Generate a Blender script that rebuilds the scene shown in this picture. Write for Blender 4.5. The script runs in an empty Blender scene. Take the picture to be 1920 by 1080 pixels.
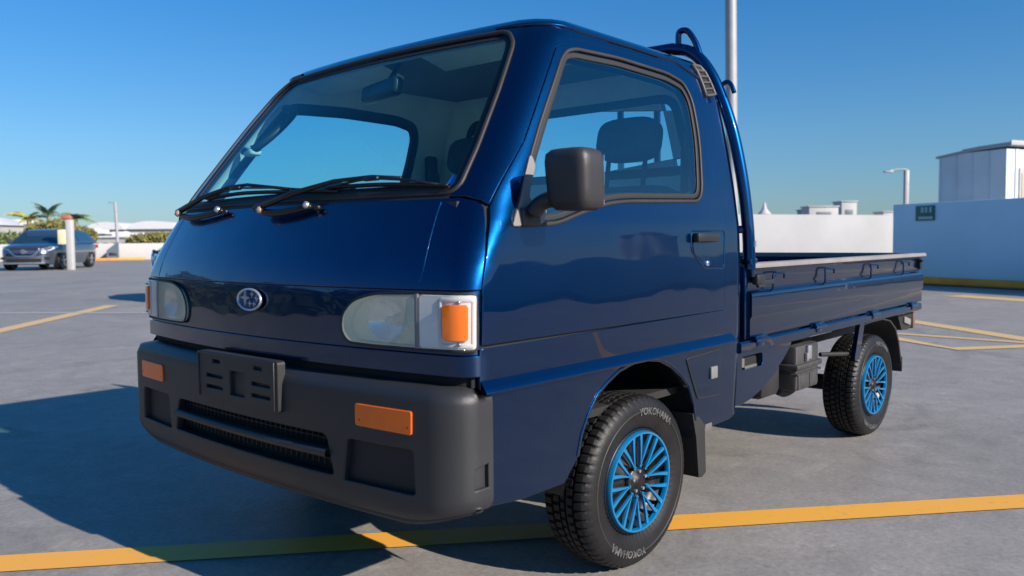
import bpy, bmesh, math, random, bisect
from mathutils import Vector, Matrix
from mathutils.geometry import delaunay_2d_cdt
random.seed(7)
PI = math.pi
D = bpy.data
sc = bpy.context.scene

# ------------------------------------------------------------------ camera
cam = D.objects.new("camera", D.cameras.new("camera"))
sc.collection.objects.link(cam); sc.camera = cam
yaw, pit, rol = math.radians(41.19), math.radians(3.283), math.radians(-0.52)
f_ = Vector((math.cos(yaw)*math.cos(pit), math.sin(yaw)*math.cos(pit), -math.sin(pit)))
r_ = Vector((math.sin(yaw), -math.cos(yaw), 0)); u_ = r_.cross(f_)
r2 = r_*math.cos(rol)+u_*math.sin(rol); u2 = -r_*math.sin(rol)+u_*math.cos(rol)
M = Matrix((r2, u2, -f_)).transposed().to_4x4()
M.translation = Vector((-1.8095, -1.8232, .8566))
cam.matrix_world = M
cam.data.sensor_width = 36; cam.data.lens = 1537.3/1920*36
cam.data.clip_start = .05; cam.data.clip_end = 3000
cam.data.dof.use_dof = True
cam.data.dof.focus_distance = 2.5; cam.data.dof.aperture_fstop = 4.5

# ------------------------------------------------------------------ light
SUN = Vector((.17, -1.85, 1.0)).normalized()
elev = math.asin(SUN.z); azim = math.atan2(SUN.x, SUN.y)
W = D.worlds.new("World"); sc.world = W; W.use_nodes = True
nt = W.node_tree; nt.nodes.clear()
sky = nt.nodes.new("ShaderNodeTexSky"); sky.sky_type = 'NISHITA'; sky.sun_disc = False
sky.sun_elevation = elev; sky.sun_rotation = azim
sky.air_density = 1.0; sky.dust_density = .3; sky.ozone_density = 2.2; sky.altitude = 0
mul = nt.nodes.new("ShaderNodeMix"); mul.data_type = 'RGBA'; mul.blend_type = 'MULTIPLY'
mul.inputs[0].default_value = 1.0; geo = nt.nodes.new("ShaderNodeTexCoord"); sep = nt.nodes.new("ShaderNodeSeparateXYZ"); rmp = nt.nodes.new("ShaderNodeValToRGB")
nt.links.new(geo.outputs["Generated"], sep.inputs[0]); nt.links.new(sep.outputs[2], rmp.inputs[0]); nt.links.new(rmp.outputs[0], mul.inputs[7])
rmp.color_ramp.elements[0].position = 0.0; rmp.color_ramp.elements[0].color = (.58, .75, 1.06, 1)      # paler towards the horizon
rmp.color_ramp.elements[1].position = .42; rmp.color_ramp.elements[1].color = (.12, .98, 1.66, 1)
e_ = rmp.color_ramp.elements.new(.12); e_.color = (.52, .90, 1.24, 1)
bg = nt.nodes.new("ShaderNodeBackground"); bg.inputs[1].default_value = .061
hs = nt.nodes.new("ShaderNodeHueSaturation"); hs.inputs["Saturation"].default_value = 1.0
out = nt.nodes.new("ShaderNodeOutputWorld")
nt.links.new(sky.outputs[0], mul.inputs[6]); nt.links.new(mul.outputs[2], hs.inputs["Color"]); nt.links.new(hs.outputs[0], bg.inputs[0]); nt.links.new(bg.outputs[0], out.inputs[0])
sl = D.lights.new("sun", 'SUN'); sl.energy = 5.0; sl.angle = math.radians(.53); sl.color = (1, .90, .80)
so = D.objects.new("sun", sl); sc.collection.objects.link(so)
so.rotation_euler = SUN.to_track_quat('Z', 'Y').to_euler()
sc.view_settings.view_transform = 'Standard'; sc.view_settings.look = 'None'
sc.view_settings.exposure = .6; sc.view_settings.gamma = 1
sc.cycles.use_denoising = True; sc.cycles.max_bounces = 10; sc.cycles.transparent_max_bounces = 16

# ------------------------------------------------------------------ materials
MATS = {}
def mat(name, col=(.5,.5,.5), rough=.5, metal=0., coat=0., coat_rough=.03, spec=.5, var=0., vscale=8., bump=0., bscale=60., emis=None, emis_s=0.):
    if name in MATS: return MATS[name]
    m = D.materials.new(name); m.use_nodes = True; MATS[name] = m
    n = m.node_tree.nodes; l = m.node_tree.links; b = n["Principled BSDF"]
    b.inputs["Base Color"].default_value = (*col, 1); b.inputs["Roughness"].default_value = rough
    b.inputs["Metallic"].default_value = metal; b.inputs["Coat Weight"].default_value = coat
    b.inputs["Coat Roughness"].default_value = coat_rough; b.inputs["Specular IOR Level"].default_value = spec
    tc = n.new("ShaderNodeTexCoord")
    if var:
        nz = n.new("ShaderNodeTexNoise"); nz.inputs["Scale"].default_value = vscale; nz.inputs["Detail"].default_value = 6
        l.new(tc.outputs["Object"], nz.inputs["Vector"])
        rp = n.new("ShaderNodeValToRGB"); rp.color_ramp.elements[0].position = .3; rp.color_ramp.elements[1].position = .7
        rp.color_ramp.elements[0].color = (*[c*(1-var) for c in col], 1); rp.color_ramp.elements[1].color = (*[min(1, c*(1+var)) for c in col], 1)
        l.new(nz.outputs["Fac"], rp.inputs[0]); l.new(rp.outputs[0], b.inputs["Base Color"])
    if bump:
        nb = n.new("ShaderNodeTexNoise"); nb.inputs["Scale"].default_value = bscale; nb.inputs["Detail"].default_value = 4
        l.new(tc.outputs["Object"], nb.inputs["Vector"])
        bp = n.new("ShaderNodeBump"); bp.inputs["Strength"].default_value = bump; bp.inputs["Distance"].default_value = .002
        l.new(nb.outputs["Fac"], bp.inputs["Height"]); l.new(bp.outputs[0], b.inputs["Normal"])
    if emis: b.inputs["Emission Color"].default_value = (*emis, 1); b.inputs["Emission Strength"].default_value = emis_s
    return m
def glass(name, tint=(.6, .9, .9), rough=0.0, ior=1.5, haze=0., hazecol=(.5,.5,.5), spec=1.0):
    m = D.materials.new(name); m.use_nodes = True; n = m.node_tree.nodes; l = m.node_tree.links; n.clear()
    o = n.new("ShaderNodeOutputMaterial"); t = n.new("ShaderNodeBsdfTransparent"); t.inputs[0].default_value = (*tint, 1)
    g = n.new("ShaderNodeBsdfGlossy"); g.inputs["Roughness"].default_value = rough; g.inputs[0].default_value = (spec, spec, spec, 1)
    f = n.new("ShaderNodeFresnel"); x = n.new("ShaderNodeMixShader")
    ge = n.new("ShaderNodeNewGeometry"); mr = n.new("ShaderNodeMapRange"); mr.inputs[3].default_value = ior; mr.inputs[4].default_value = 1/ior
    l.new(ge.outputs["Backfacing"], mr.inputs[0]); l.new(mr.outputs[0], f.inputs[0])   # a thin pane reflects alike from both sides
    base = t
    if haze:
        d = n.new("ShaderNodeBsdfDiffuse"); d.inputs[0].default_value = (*hazecol, 1)
        y = n.new("ShaderNodeMixShader"); y.inputs[0].default_value = haze
        l.new(t.outputs[0], y.inputs[1]); l.new(d.outputs[0], y.inputs[2]); base = y
    l.new(f.outputs[0], x.inputs[0]); l.new(base.outputs[0], x.inputs[1]); l.new(g.outputs[0], x.inputs[2]); l.new(x.outputs[0], o.inputs[0])
    return m
def paint(name, col, metal=.6, rough=.33):
    m = mat(name, col, rough, metal, coat=1.0, coat_rough=.01)
    n = m.node_tree.nodes; l = m.node_tree.links; b = n["Principled BSDF"]
    tc = n["Texture Coordinate"]
    v = n.new("ShaderNodeTexVoronoi"); v.inputs["Scale"].default_value = 900
    l.new(tc.outputs["Object"], v.inputs["Vector"])
    mx = n.new("ShaderNodeMix"); mx.data_type = 'RGBA'; mx.inputs[6].default_value = (*[c*.75 for c in col], 1); mx.inputs[7].default_value = (*[min(1, c*1.35+.002) for c in col], 1)
    l.new(v.outputs["Color"], mx.inputs[0]); l.new(mx.outputs[2], b.inputs["Base Color"])
    du = n.new("ShaderNodeTexNoise"); du.inputs["Scale"].default_value = 3.2; du.inputs["Detail"].default_value = 9; du.inputs["Roughness"].default_value = .75
    l.new(tc.outputs["Object"], du.inputs["Vector"]); dr_ = n.new("ShaderNodeMapRange"); dr_.inputs[1].default_value = .42; dr_.inputs[2].default_value = .8; dr_.inputs[3].default_value = .008; dr_.inputs[4].default_value = .12
    l.new(du.outputs["Fac"], dr_.inputs[0]); l.new(dr_.outputs[0], b.inputs["Coat Roughness"])      # faint film of road dust
    w = n.new("ShaderNodeTexNoise"); w.inputs["Scale"].default_value = 5.5; w.inputs["Detail"].default_value = 1
    l.new(tc.outputs["Object"], w.inputs["Vector"])
    bp = n.new("ShaderNodeBump"); bp.inputs["Strength"].default_value = .14; bp.inputs["Distance"].default_value = .02
    l.new(w.outputs["Fac"], bp.inputs["Height"]); l.new(bp.outputs[0], b.inputs["Coat Normal"])
    return m
BLUE = paint("blue_metallic_paint", (.0001, .028, .100), 1.0, .36)
PLASTIC = mat("textured_grey_plastic", (.024, .024, .026), .44, var=.12, vscale=5, bump=.25, bscale=900)
PLASTIC2 = mat("black_plastic", (.018, .018, .02), .42, var=.15, vscale=9)
MIRROR_P = mat("mirror_shell_plastic", (.030, .027, .028), .42, var=.1, bump=.3, bscale=700)
RUBBER = mat("black_rubber", (.012, .012, .012), .6)
GASKET = mat("aged_rubber_gasket", (.024, .020, .019), .55, var=.2, vscale=12)
DARK = mat("dark_cavity", (.006, .006, .007), .8)
UNDER = mat("undercarriage_black", (.014, .013, .013), .75, var=.4, vscale=10)
EMB = mat("emblem_silver", (.60, .64, .70), .3, .7)
CHROME = mat("chrome", (.75, .77, .8), .12, 1.0)
STEEL = mat("bare_steel", (.5, .5, .5), .35, .8, var=.1)
TYRE = mat("tyre_rubber", (.010, .0095, .0095), .5, spec=.3, var=.35, vscale=14, bump=.2, bscale=250)
TYRE_L = mat("white_tyre_lettering", (.085, .083, .08), .6, var=.7, vscale=60)
RIMBLUE = mat("light_blue_wheel_paint", (.0, .20, .44), .32, .35, coat=.6)
WHEELBLK = mat("black_steel_wheel", (.008, .008, .009), .4, .2)
AMBER = mat("amber_lens", (.85, .17, .008), .16, coat=1)
AMBER_D = mat("dull_amber_lens", (1.0, .15, .0), .35, coat=.3, var=.05, vscale=40)
REFL = mat("lamp_reflector", (.97, .88, .64), .45, .0, var=.12, vscale=14)
LINER = mat("cab_liner", (.82, .80, .75), .85, var=.08)
ROOFL = mat("roof_liner", (.20, .20, .20), .9)
SEAT = mat("seat_fabric", (.055, .07, .085), .9, var=.2, vscale=40)
WIN = glass("side_window_glass", (.66, .93, .97), haze=.0, ior=2.1)
WSH = glass("windshield_glass", (.56, .92, .97), ior=1.5)
CAPM = mat("rail_cap_vinyl", (.22, .20, .19), .5, var=.12, vscale=6)
SAIL = mat("sail_plastic", (.20, .18, .17), .55, var=.1)

# ------------------------------------------------------------------ mesh helpers
def link(o, parent=None):
    sc.collection.objects.link(o)
    if parent is not None: o.parent = parent
    return o
def mk(name, V, F, m, parent=None, smooth=True, normals=None, mats=None, fm=None):
    me = D.meshes.new(name); me.from_pydata([tuple(v) for v in V], [], F)
    for x in (mats or [m]): me.materials.append(x)
    if fm: me.polygons.foreach_set("material_index", fm)
    me.polygons.foreach_set("use_smooth", [smooth]*len(me.polygons))
    me.validate(clean_customdata=False)
    if normals: me.normals_split_custom_set_from_vertices([tuple(n) for n in normals])
    me.update()
    return link(D.objects.new(name, me), parent)
def empty(name, loc=(0,0,0), rz=0, parent=None):
    o = D.objects.new(name, None); o.location = loc; o.rotation_euler = (0, 0, rz); o.empty_display_size = .2
    return link(o, parent)
def tag(o, label=None, cat=None, group=None, kind=None):
    if label: o["label"] = label
    if cat: o["category"] = cat
    if group: o["group"] = group
    if kind: o["kind"] = kind
    return o
class MB:
    "collects shapes into one mesh"
    def __init__(s): s.V = []; s.F = []; s.I = []; s.mi = 0
    def add(s, V, F):
        k = len(s.V); s.V += [Vector(v) for v in V]; s.F += [tuple(i+k for i in f) for f in F]; s.I += [s.mi]*len(F); return s
    def box(s, c, d, b=.0, R=None, seg=2):
        bm = bmesh.new(); bmesh.ops.create_cube(bm, size=1)
        for v in bm.verts: v.co = Vector((v.co.x*d[0], v.co.y*d[1], v.co.z*d[2]))
        if b: bmesh.ops.bevel(bm, geom=bm.edges[:], offset=min(b, min(d)*.49), segments=seg, affect='EDGES', profile=.5)
        bm.verts.index_update(); c = Vector(c)
        V = [(R @ v.co if R else v.co)+c for v in bm.verts]; F = [[v.index for v in f.verts] for f in bm.faces]; bm.free()
        return s.add(V, F)
    def tube(s, P, r, n=10, cap=True, smooth=0, zs=1.0, closed=False):
        P = [Vector(p) for p in P]
        if smooth: P = catmull(P, smooth, closed)
        V = []; F = []; N = len(P); up = None
        for i, p in enumerate(P):
            a = P[(i-1) % N] if (i or closed) else p; b = P[(i+1) % N] if (i < N-1 or closed) else p
            t = (b-a).normalized()
            if up is None: up = t.orthogonal().normalized()
            up = (up - t*up.dot(t)).normalized(); w = t.cross(up); rr = lerpl(r, i/max(1, N-1)) if isinstance(r, (list, tuple)) else r
            for k in range(n):
                q = up*math.cos(2*PI*k/n)*rr+w*math.sin(2*PI*k/n)*rr; V.append(p+Vector((q.x, q.y, q.z*zs)))
        for i in range(N if closed else N-1):
            for k in range(n): F.append((i*n+k, i*n+(k+1) % n, ((i+1) % N)*n+(k+1) % n, ((i+1) % N)*n+k))
        if cap and not closed: F.append(tuple(range(n))[::-1]); F.append(tuple((N-1)*n+k for k in range(n)))
        return s.add(V, F)
    def prism(s, prof, ax, a, b, closed=True, n=1):
        "profile (2D) extruded along ax from a to b; ax X: prof=(y,z) ; Y: (x,z); Z: (x,y)"
        k = len(prof); V = []; F = []
        for i in range(n+1):
            t = a+(b-a)*i/n
            for p in prof: V.append((t, p[0], p[1]) if ax == 'X' else (p[0], t, p[1]) if ax == 'Y' else (p[0], p[1], t))
        m = k if closed else k-1
        for i in range(n):
            for j in range(m): F.append((i*k+j, i*k+(j+1) % k, (i+1)*k+(j+1) % k, (i+1)*k+j))
        if closed: F.append(tuple(range(k))[::-1]); F.append(tuple(n*k+j for j in range(k)))
        return s.add(V, F)
    def lathe(s, prof, c, ax='Y', n=48, sx=1., sz=1.):
        "prof: (radius, axial)"; V = []; F = []; k = len(prof); c = Vector(c)
        for i in range(n):
            a = 2*PI*i/n
            for r, h in prof:
                V.append(c+(Vector((r*math.cos(a)*sx, h, r*math.sin(a)*sz)) if ax == 'Y' else Vector((r*math.cos(a)*sx, r*math.sin(a)*sx, h)) if ax == 'Z' else Vector((h, r*math.cos(a), r*math.sin(a)*sz))))
        for i in range(n):
            for j in range(k-1): F.append((i*k+j, ((i+1) % n)*k+j, ((i+1) % n)*k+j+1, i*k+j+1))
        return s.add(V, F)
    def build(s, name, m, parent=None, smooth=False, mats=None, auto=35):
        o = mk(name, s.V, s.F, m, parent, True, mats=mats, fm=s.I if mats else None)
        bm = bmesh.new(); bm.from_mesh(o.data); bmesh.ops.recalc_face_normals(bm, faces=bm.faces)
        if not smooth:
            for e in bm.edges:
                if len(e.link_faces) == 2 and e.calc_face_angle(0) > math.radians(auto): e.smooth = False
        bm.to_mesh(o.data); bm.free()
        return o
def sqblock(c, d, e=5., cuts=7, R=None, fn=None):
    "a cushion-like block: half sizes d, superellipsoid exponent e"
    bm = bmesh.new(); bmesh.ops.create_cube(bm, size=2); bmesh.ops.subdivide_edges(bm, edges=bm.edges[:], cuts=cuts, use_grid_fill=True)
    bm.verts.index_update(); V = []; c = Vector(c)
    for v in bm.verts:
        k = (abs(v.co.x)**e+abs(v.co.y)**e+abs(v.co.z)**e)**(1/e); q = Vector((v.co.x/k*d[0], v.co.y/k*d[1], v.co.z/k*d[2]))
        if fn: q = fn(q)
        V.append(c+(R @ q if R else q))
    F = [[v.index for v in f.verts] for f in bm.faces]; bm.free(); return V, F
def lerpl(r, t):
    q = t*(len(r)-1); i = min(int(q), len(r)-2); return r[i]+(r[i+1]-r[i])*(q-i)
def catmull(P, k=6, closed=False):
    o = []; n = len(P)
    for i in range(n if closed else n-1):
        if closed: a, b, c, d = P[(i-1) % n], P[i], P[(i+1) % n], P[(i+2) % n]
        else: a, b, c, d = P[max(i-1, 0)], P[i], P[i+1], P[min(i+2, n-1)]
        for j in range(k):
            t = j/k; o.append(.5*((2*b)+(c-a)*t+(2*a-5*b+4*c-d)*t*t+(3*b-a-3*c+d)*t**3))
    if not closed: o.append(P[-1])
    return o
def fillet(P, r, k=5):
    "round the corners of a closed 2D polygon"
    o = []; n = len(P)
    for i in range(n):
        a, b, c = Vector(P[i-1]), Vector(P[i]), Vector(P[(i+1) % n])
        u = (a-b); v = (c-b); rr = min(r if not isinstance(r, (list, tuple)) else r[i], u.length*.45, v.length*.45)
        if rr < 1e-5: o.append(tuple(b)); continue
        p = b+u.normalized()*rr; q = b+v.normalized()*rr
        for j in range(k+1):
            t = j/k; o.append(tuple(p*(1-t)**2+b*2*t*(1-t)+q*t*t))
    return o
def inset(P, d):
    n = len(P); o = []; A = sum(P[i-1][0]*P[i][1]-P[i][0]*P[i-1][1] for i in range(n)); s = 1 if A > 0 else -1
    for i in range(n):
        a, b, c = Vector(P[i-1]), Vector(P[i]), Vector(P[(i+1) % n])
        t1 = (b-a); t2 = (c-b)
        if t1.length < 1e-7 or t2.length < 1e-7: o.append(tuple(b)); continue
        t1.normalize(); t2.normalize()
        n1 = Vector((-t1.y, t1.x)); n2 = Vector((-t2.y, t2.x)); m = n1+n2
        m = m/max(.35, m.length_squared/2) if m.length > 1e-6 else n1
        o.append(tuple(b+m*(s*d)))
    return o
def resamp(P, st, closed=True):
    o = []; n = len(P)
    for i in range(n if closed else n-1):
        a = Vector(P[i]); b = Vector(P[(i+1) % n]); k = max(1, int((b-a).length/st+.5))
        for j in range(k): o.append(tuple(a+(b-a)*j/k))
    if not closed: o.append(tuple(P[-1]))
    return o
def inside(p, P):
    x, y = p; c = False; n = len(P)
    for i in range(n):
        x1, y1 = P[i-1]; x2, y2 = P[i]
        if (y1 > y) != (y2 > y) and x < (x2-x1)*(y-y1)/(y2-y1)+x1: c = not c
    return c
def pchip(tab):
    xs = [p[0] for p in tab]; ys = [p[1] for p in tab]; n = len(xs)
    d = [(ys[i+1]-ys[i])/(xs[i+1]-xs[i]) for i in range(n-1)]; m = [d[0]]
    for i in range(1, n-1): m.append(0.0 if d[i-1]*d[i] <= 0 else 2*d[i-1]*d[i]/(d[i-1]+d[i]))
    m.append(d[-1])
    def f(x):
        if x <= xs[0]: return ys[0]
        if x >= xs[-1]: return ys[-1]
        i = bisect.bisect_right(xs, x)-1; h = xs[i+1]-xs[i]; t = (x-xs[i])/h
        return ((1+2*t)*(1-t)**2*ys[i]+t*(1-t)**2*h*m[i]+t*t*(3-2*t)*ys[i+1]+t*t*(t-1)*h*m[i+1])
    return f
# ---- the cab's outer surface: a runs round the plan (0 front centre, + to the near side), h up
fz=pchip([(.2,.2),(1.30,1.30),(1.38,1.378),(1.42,1.410),(1.46,1.430),(1.52,1.443),(1.62,1.452),(1.80,1.458)])
fx=pchip([(.2,-.715),(.70,-.715),(.76,-.713),(.80,-.703),(.968,-.617),(1.10,-.52),(1.25,-.405),(1.38,-.300),(1.42,-.268),(1.46,-.232),(1.52,-.17),(1.62,-.05),(1.80,.13)])
fw=pchip([(.2,.680),(.45,.692),(.6,.6975),(.7,.697),(.8,.6945),(.9,.688),(.95,.680),(1.05,.663),(1.38,.582),(1.42,.560),(1.46,.528),(1.52,.465),(1.62,.33),(1.80,.0)])
fr=pchip([(.2,.54),(.8,.557),(1.0,.568),(1.30,.576),(1.38,.568),(1.42,.552),(1.46,.52),(1.52,.44),(1.62,.29),(1.80,.13)])
fR=pchip([(.2,.045),(.75,.045),(.97,.098),(1.38,.098),(1.46,.09),(1.62,.06),(1.8,.01)])
A1, A2, A3 = .72, 1.91, 2.51
def S0(a, h):
    s = 1 if a >= 0 else -1; a = abs(a)
    z = fz(h); xc = fx(h); W = fw(h); xr = fr(h); R = min(fR(h), W*.4+1e-4); Rx = R*.9
    if a <= A1:
        ak = A1*.86
        if a <= ak: y = a/ak*(W-R); x = xc+.13*y*y
        else:
            ph = (a-ak)/(A1-ak)*PI/2; y = W-R+R*math.sin(ph); x = xc+.13*y*y+Rx*(1-math.cos(ph))
    elif a <= A2:
        x0 = xc+.13*W*W+Rx; x1 = xr-.018; x = x0+(x1-x0)*(a-A1)/(A2-A1); y = W
    else:
        ak = A2+.03; Rr = min(.018, W*.4+1e-4)
        if a <= ak:
            ph = (a-A2)/(ak-A2)*PI/2; x = xr-.018+.018*math.sin(ph); y = W-Rr*(1-math.cos(ph))
        else: y = (W-Rr)*(1-(a-ak)/(A3-ak)); x = xr
    return Vector((x, -s*y, z))
def nrm(f, a, h, e=2e-3):
    u = f(a+e, h)-f(a-e, h); v = f(a, h+e)-f(a, h-e); n = u.cross(v)
    return n.normalized() if n.length > 1e-12 else Vector((0, 0, 1))
def panel(name, outer, m, parent=None, holes=(), f=S0, off=0., thick=.014, step=.03, edge=True, mirror=False, bev=.0015, flip=False, bf=.5):
    "a curved sheet cut out of the surface f along outer (2D), with holes, returned inward edges"
    if mirror: outer = [(-x, y) for x, y in outer][::-1]; holes = [[(-x, y) for x, y in q][::-1] for q in holes]
    loops = []
    for P in [outer]+list(holes):
        A = sum(P[i-1][0]*P[i][1]-P[i][0]*P[i-1][1] for i in range(len(P)))
        P = list(P)
        if (A > 0) != (len(loops) == 0): P = P[::-1]
        loops.append(resamp(P, step*bf))
    pts = []; edges = []
    for L in loops:
        k = len(pts); pts += L; edges += [(k+i, k+(i+1) % len(L)) for i in range(len(L))]
    cell = {}
    for p in pts: cell.setdefault((int(p[0]//step), int(p[1]//step)), []).append(p)
    xs = [p[0] for p in loops[0]]; ys = [p[1] for p in loops[0]]
    y = min(ys)+step*.5
    while y < max(ys):
        x = min(xs)+step*.5
        while x < max(xs):
            i, j = int(x//step), int(y//step)
            near = any((x-q[0])**2+(y-q[1])**2 < (step*.55)**2 for di in (-1, 0, 1) for dj in (-1, 0, 1) for q in cell.get((i+di, j+dj), ()))
            if not near and inside((x, y), loops[0]) and not any(inside((x, y), L) for L in loops[1:]): pts.append((x, y))
            x += step
        y += step
    vv, ee, ff, *_ = delaunay_2d_cdt([Vector(p) for p in pts], edges, [], 0, 1e-6)
    T = []
    for t in ff:
        c = (sum(vv[i].x for i in t)/3, sum(vv[i].y for i in t)/3)
        if inside(c, loops[0]) and not any(inside(c, L) for L in loops[1:]): T.append(tuple(t))
    V = []; N = []
    for p in vv:
        n = nrm(f, p.x, p.y); V.append(f(p.x, p.y)-n*off); N.append(n)
    F = []
    for t in T:
        a, b, c = (V[i] for i in t); nn = (b-a).cross(c-a)
        F.append(t if nn.dot(N[t[0]]+N[t[1]]+N[t[2]]) > 0 else t[::-1])
    if flip: F = [t[::-1] for t in F]; N = [-n for n in N]
    if edge:
        for L in loops:
            k = len(V); n = len(L); P3 = []; NN = []
            for p in L:
                nn = nrm(f, *p); P3.append(f(*p)-nn*off); NN.append(nn)
            for i in range(n):
                t = (P3[(i+1) % n]-P3[i-1]); t = t.normalized() if t.length > 1e-9 else Vector((1, 0, 0)); o = t.cross(NN[i]).normalized()
                V += [P3[i], P3[i]+o*bev-NN[i]*bev, P3[i]+o*bev-NN[i]*bev, P3[i]+o*bev-NN[i]*thick]
                N += [NN[i], (NN[i]+o*1.2).normalized(), o, o]
            for i in range(n):
                j = (i+1) % n
                for r in (0, 2):
                    F.append((k+4*i+r, k+4*i+r+1, k+4*j+r+1, k+4*j+r))
    return mk(name, V, F, m, parent, True, N)
def band(path, w, hgt, f=S0, off=0., closed=True, mb=None, st=.02, cross=None):
    "a raised strip of width w along a 2D path on the surface f"
    mb = mb or MB(); path = resamp(path, st, closed); n = len(path)
    P = []; NN = []
    for p in path: nn = nrm(f, *p); NN.append(nn); P.append(f(*p)-nn*off)
    cs = cross or [(-.5, -.3), (-.5, .6), (-.3, 1), (.3, 1), (.5, .6), (.5, -.3)]
    V = []; F = []; k = len(cs)
    for i in range(n):
        a = P[i-1] if (i or closed) else P[i]; b = P[(i+1) % n] if (i < n-1 or closed) else P[i]
        t = (b-a).normalized(); o = t.cross(NN[i]).normalized()
        for c in cs: V.append(P[i]+o*c[0]*w+NN[i]*c[1]*hgt)
    for i in range(n if closed else n-1):
        j = (i+1) % n
        for q in range(k-1): F.append((i*k+q, i*k+q+1, j*k+q+1, j*k+q))
    return mb.add(V, F)
def mir(P): return [(-x, y) for x, y in P][::-1]
# ================================================================== the truck
T = empty("pickup_truck", (0, 0, -.014)); tag(T, "small dark blue cab-over pickup truck with grey bumper and light blue wheels, parked in front", "truck")
SEAM = [(.668, .945), (.6845, .871), (.7178, .7536), (.712, .657)]
DOORTOP = [(.672, .948), (.692, 1.09), (.694, 1.25), (.696, 1.335), (.735, 1.366), (.80, 1.372), (1.2, 1.378), (1.5, 1.374), (1.63, 1.360), (1.70, 1.315), (1.728, 1.20), (1.765, 1.05), (1.798, .95), (1.812, .657)]
WINP = fillet([(.7268, .8984), (.8961, .9055), (.9755, .9285), (1.091, .9551), (1.197, .9645), (1.4373, .9708), (1.6594, .9766), (1.6795, 1.1633), (1.6626, 1.2839), (1.6091, 1.3311), (1.4751, 1.3476), (1.0791, 1.3513), (.7783, 1.3423), (.7161, 1.3265), (.7114, 1.1205), (.7202, .9495)], .05, 4)
WSP = fillet([(-.625, .972), (-.3, .974), (0, .975), (.3, .974), (.625, .972), (.629, 1.07), (.630, 1.214), (.627, 1.392), (.3, 1.396), (0, 1.398), (-.3, 1.396), (-.627, 1.392), (-.630, 1.214), (-.629, 1.07)], [.03, 0, 0, 0, .03, 0, 0, .06, 0, 0, 0, .15, 0, 0], 6)
yb = lambda Y: A2+.03+(A3-A2-.03)*(1-Y/.61)
RWP = fillet([(yb(.50), 1.085), (A3+(A3-yb(.50)), 1.085), (A3+(A3-yb(.48)), 1.335), (yb(.48), 1.335)], .05, 5)
ARCH = [(1.062, .360), (1.075, .41), (1.1002, .4539), (1.135, .495), (1.1749, .5178), (1.2326, .543), (1.30, .5555), (1.3596, .5575), (1.43, .548), (1.4933, .5244), (1.555, .491), (1.6002, .4557), (1.635, .40), (1.653, .348)]
# body shell: pillars, roof, back wall and the lower side below the doors
side = [(.707, .650), (.7057, .604), (.708, .50), (.72, .42), (.735, .324), (.8568, .3123), (1.0133, .3124)]+ARCH+[(1.70, .3174), (1.885, .322), (A2+.02, .335), (A3, .35)]
up = [(.6355, .9665)]+[(x, y) for x, y in [(.66, .957)]]+DOORTOP
# walk: front top -> near side door line -> lower body -> rear bottom -> rear top -> mirrored back
near = [(0, .968)]+up+side+[(A3, .9)]
# the rear wall seam at a=A3 is closed by a mirrored half
half = near+[(A3, 1.80), (0, 1.80)]
rwh = [p for p in RWP]
def clipped(P): return fillet([(yb(.50), 1.085), (A3-.0005, 1.085), (A3-.0005, 1.335), (yb(.48), 1.335)], [.05, 0, 0, .05], 5)
wsh = [(0, .975)]+[p for p in WSP if p[0] > .001 and p[1] < 1.2]+[p for p in WSP if p[0] > .001 and p[1] >= 1.2]+[(0, 1.398)]
# half shell: take the windshield and rear window out of the outline itself so both halves meet on the centre lines
outN = [(0, 1.398), (0, 1.80), (A3, 1.80), (A3, 1.335)]+[p for p in clipped(0)[::-1] if p[0] < A3-.002]+[(A3, 1.085), (A3, .35)]+side[:-1][::-1]+DOORTOP[::-1]+[(.66, .957), (.6355, .9665), (0, .968), (0, .975)]
wp = [p for p in WSP if p[0] > .001]
outN = outN+wp
body = panel("cab_body", outN, BLUE, T, step=.028, edge=True)
body2 = panel("tmp", outN, BLUE, None, step=.028, mirror=True)
def join(objs):
    a = objs[0]; V = []; F = []; N = []; k = 0
    for o in objs:
        me = o.data; V += [v.co.copy() for v in me.vertices]
        for p in me.polygons: F.append(tuple(v+k for v in p.vertices))
        nn = [Vector((0, 0, 1))]*len(me.vertices)
        for l in me.loops: nn[l.vertex_index] = me.corner_normals[l.index].vector.copy()
        N += nn; k = len(V)
    name = a.name; m = a.data.materials[0]; par = a.parent
    for o in objs: D.objects.remove(o)
    return mk(name, V, F, m, par, True, N)
body = join([body, body2])
# gutter line over the door and the small crease of the front corner
for s in (1, -1):
    mb = MB(); band([(s*.55, 1.412), (s*.66, 1.408), (s*.8, 1.400), (s*1.2, 1.403), (s*1.6, 1.398), (s*1.78, 1.36)], .008, .004, closed=False, mb=mb)
    mb.build("roof_gutter", BLUE, body, True)
# light blue ledge strip along the side (a folded ridge of the sheet metal)
for s in (1, -1):
    cs = [(-.5, -.05), (-.1, .45), (.25, .9), (.42, 1), (.5, .6), (.5, -.2)]
    if s < 0: cs = [(-x, y) for x, y in cs][::-1]
    mb = MB(); band([(s*.7065, .5745), (s*.9, .5745), (s*1.3, .5735), (s*1.86, .5725)], .028, .022, closed=False, mb=mb, cross=cs)
    mb.build("side_ridge", BLUE, body, True)
CRE = []
for s in (1, -1): mb = MB(); band([(s*.5885, .953), (s*.57, .88), (s*.5435, .775)], .003, .0005, closed=False, mb=mb); CRE.append(mb)
# wheel arch lip
for s in (1, -1):
    mb = MB(); band([(s*x, y+.006) for x, y in ARCH], .008, .003, closed=False, mb=mb)
    mb.build("wheel_arch_lip", BLUE, body, True)
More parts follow.
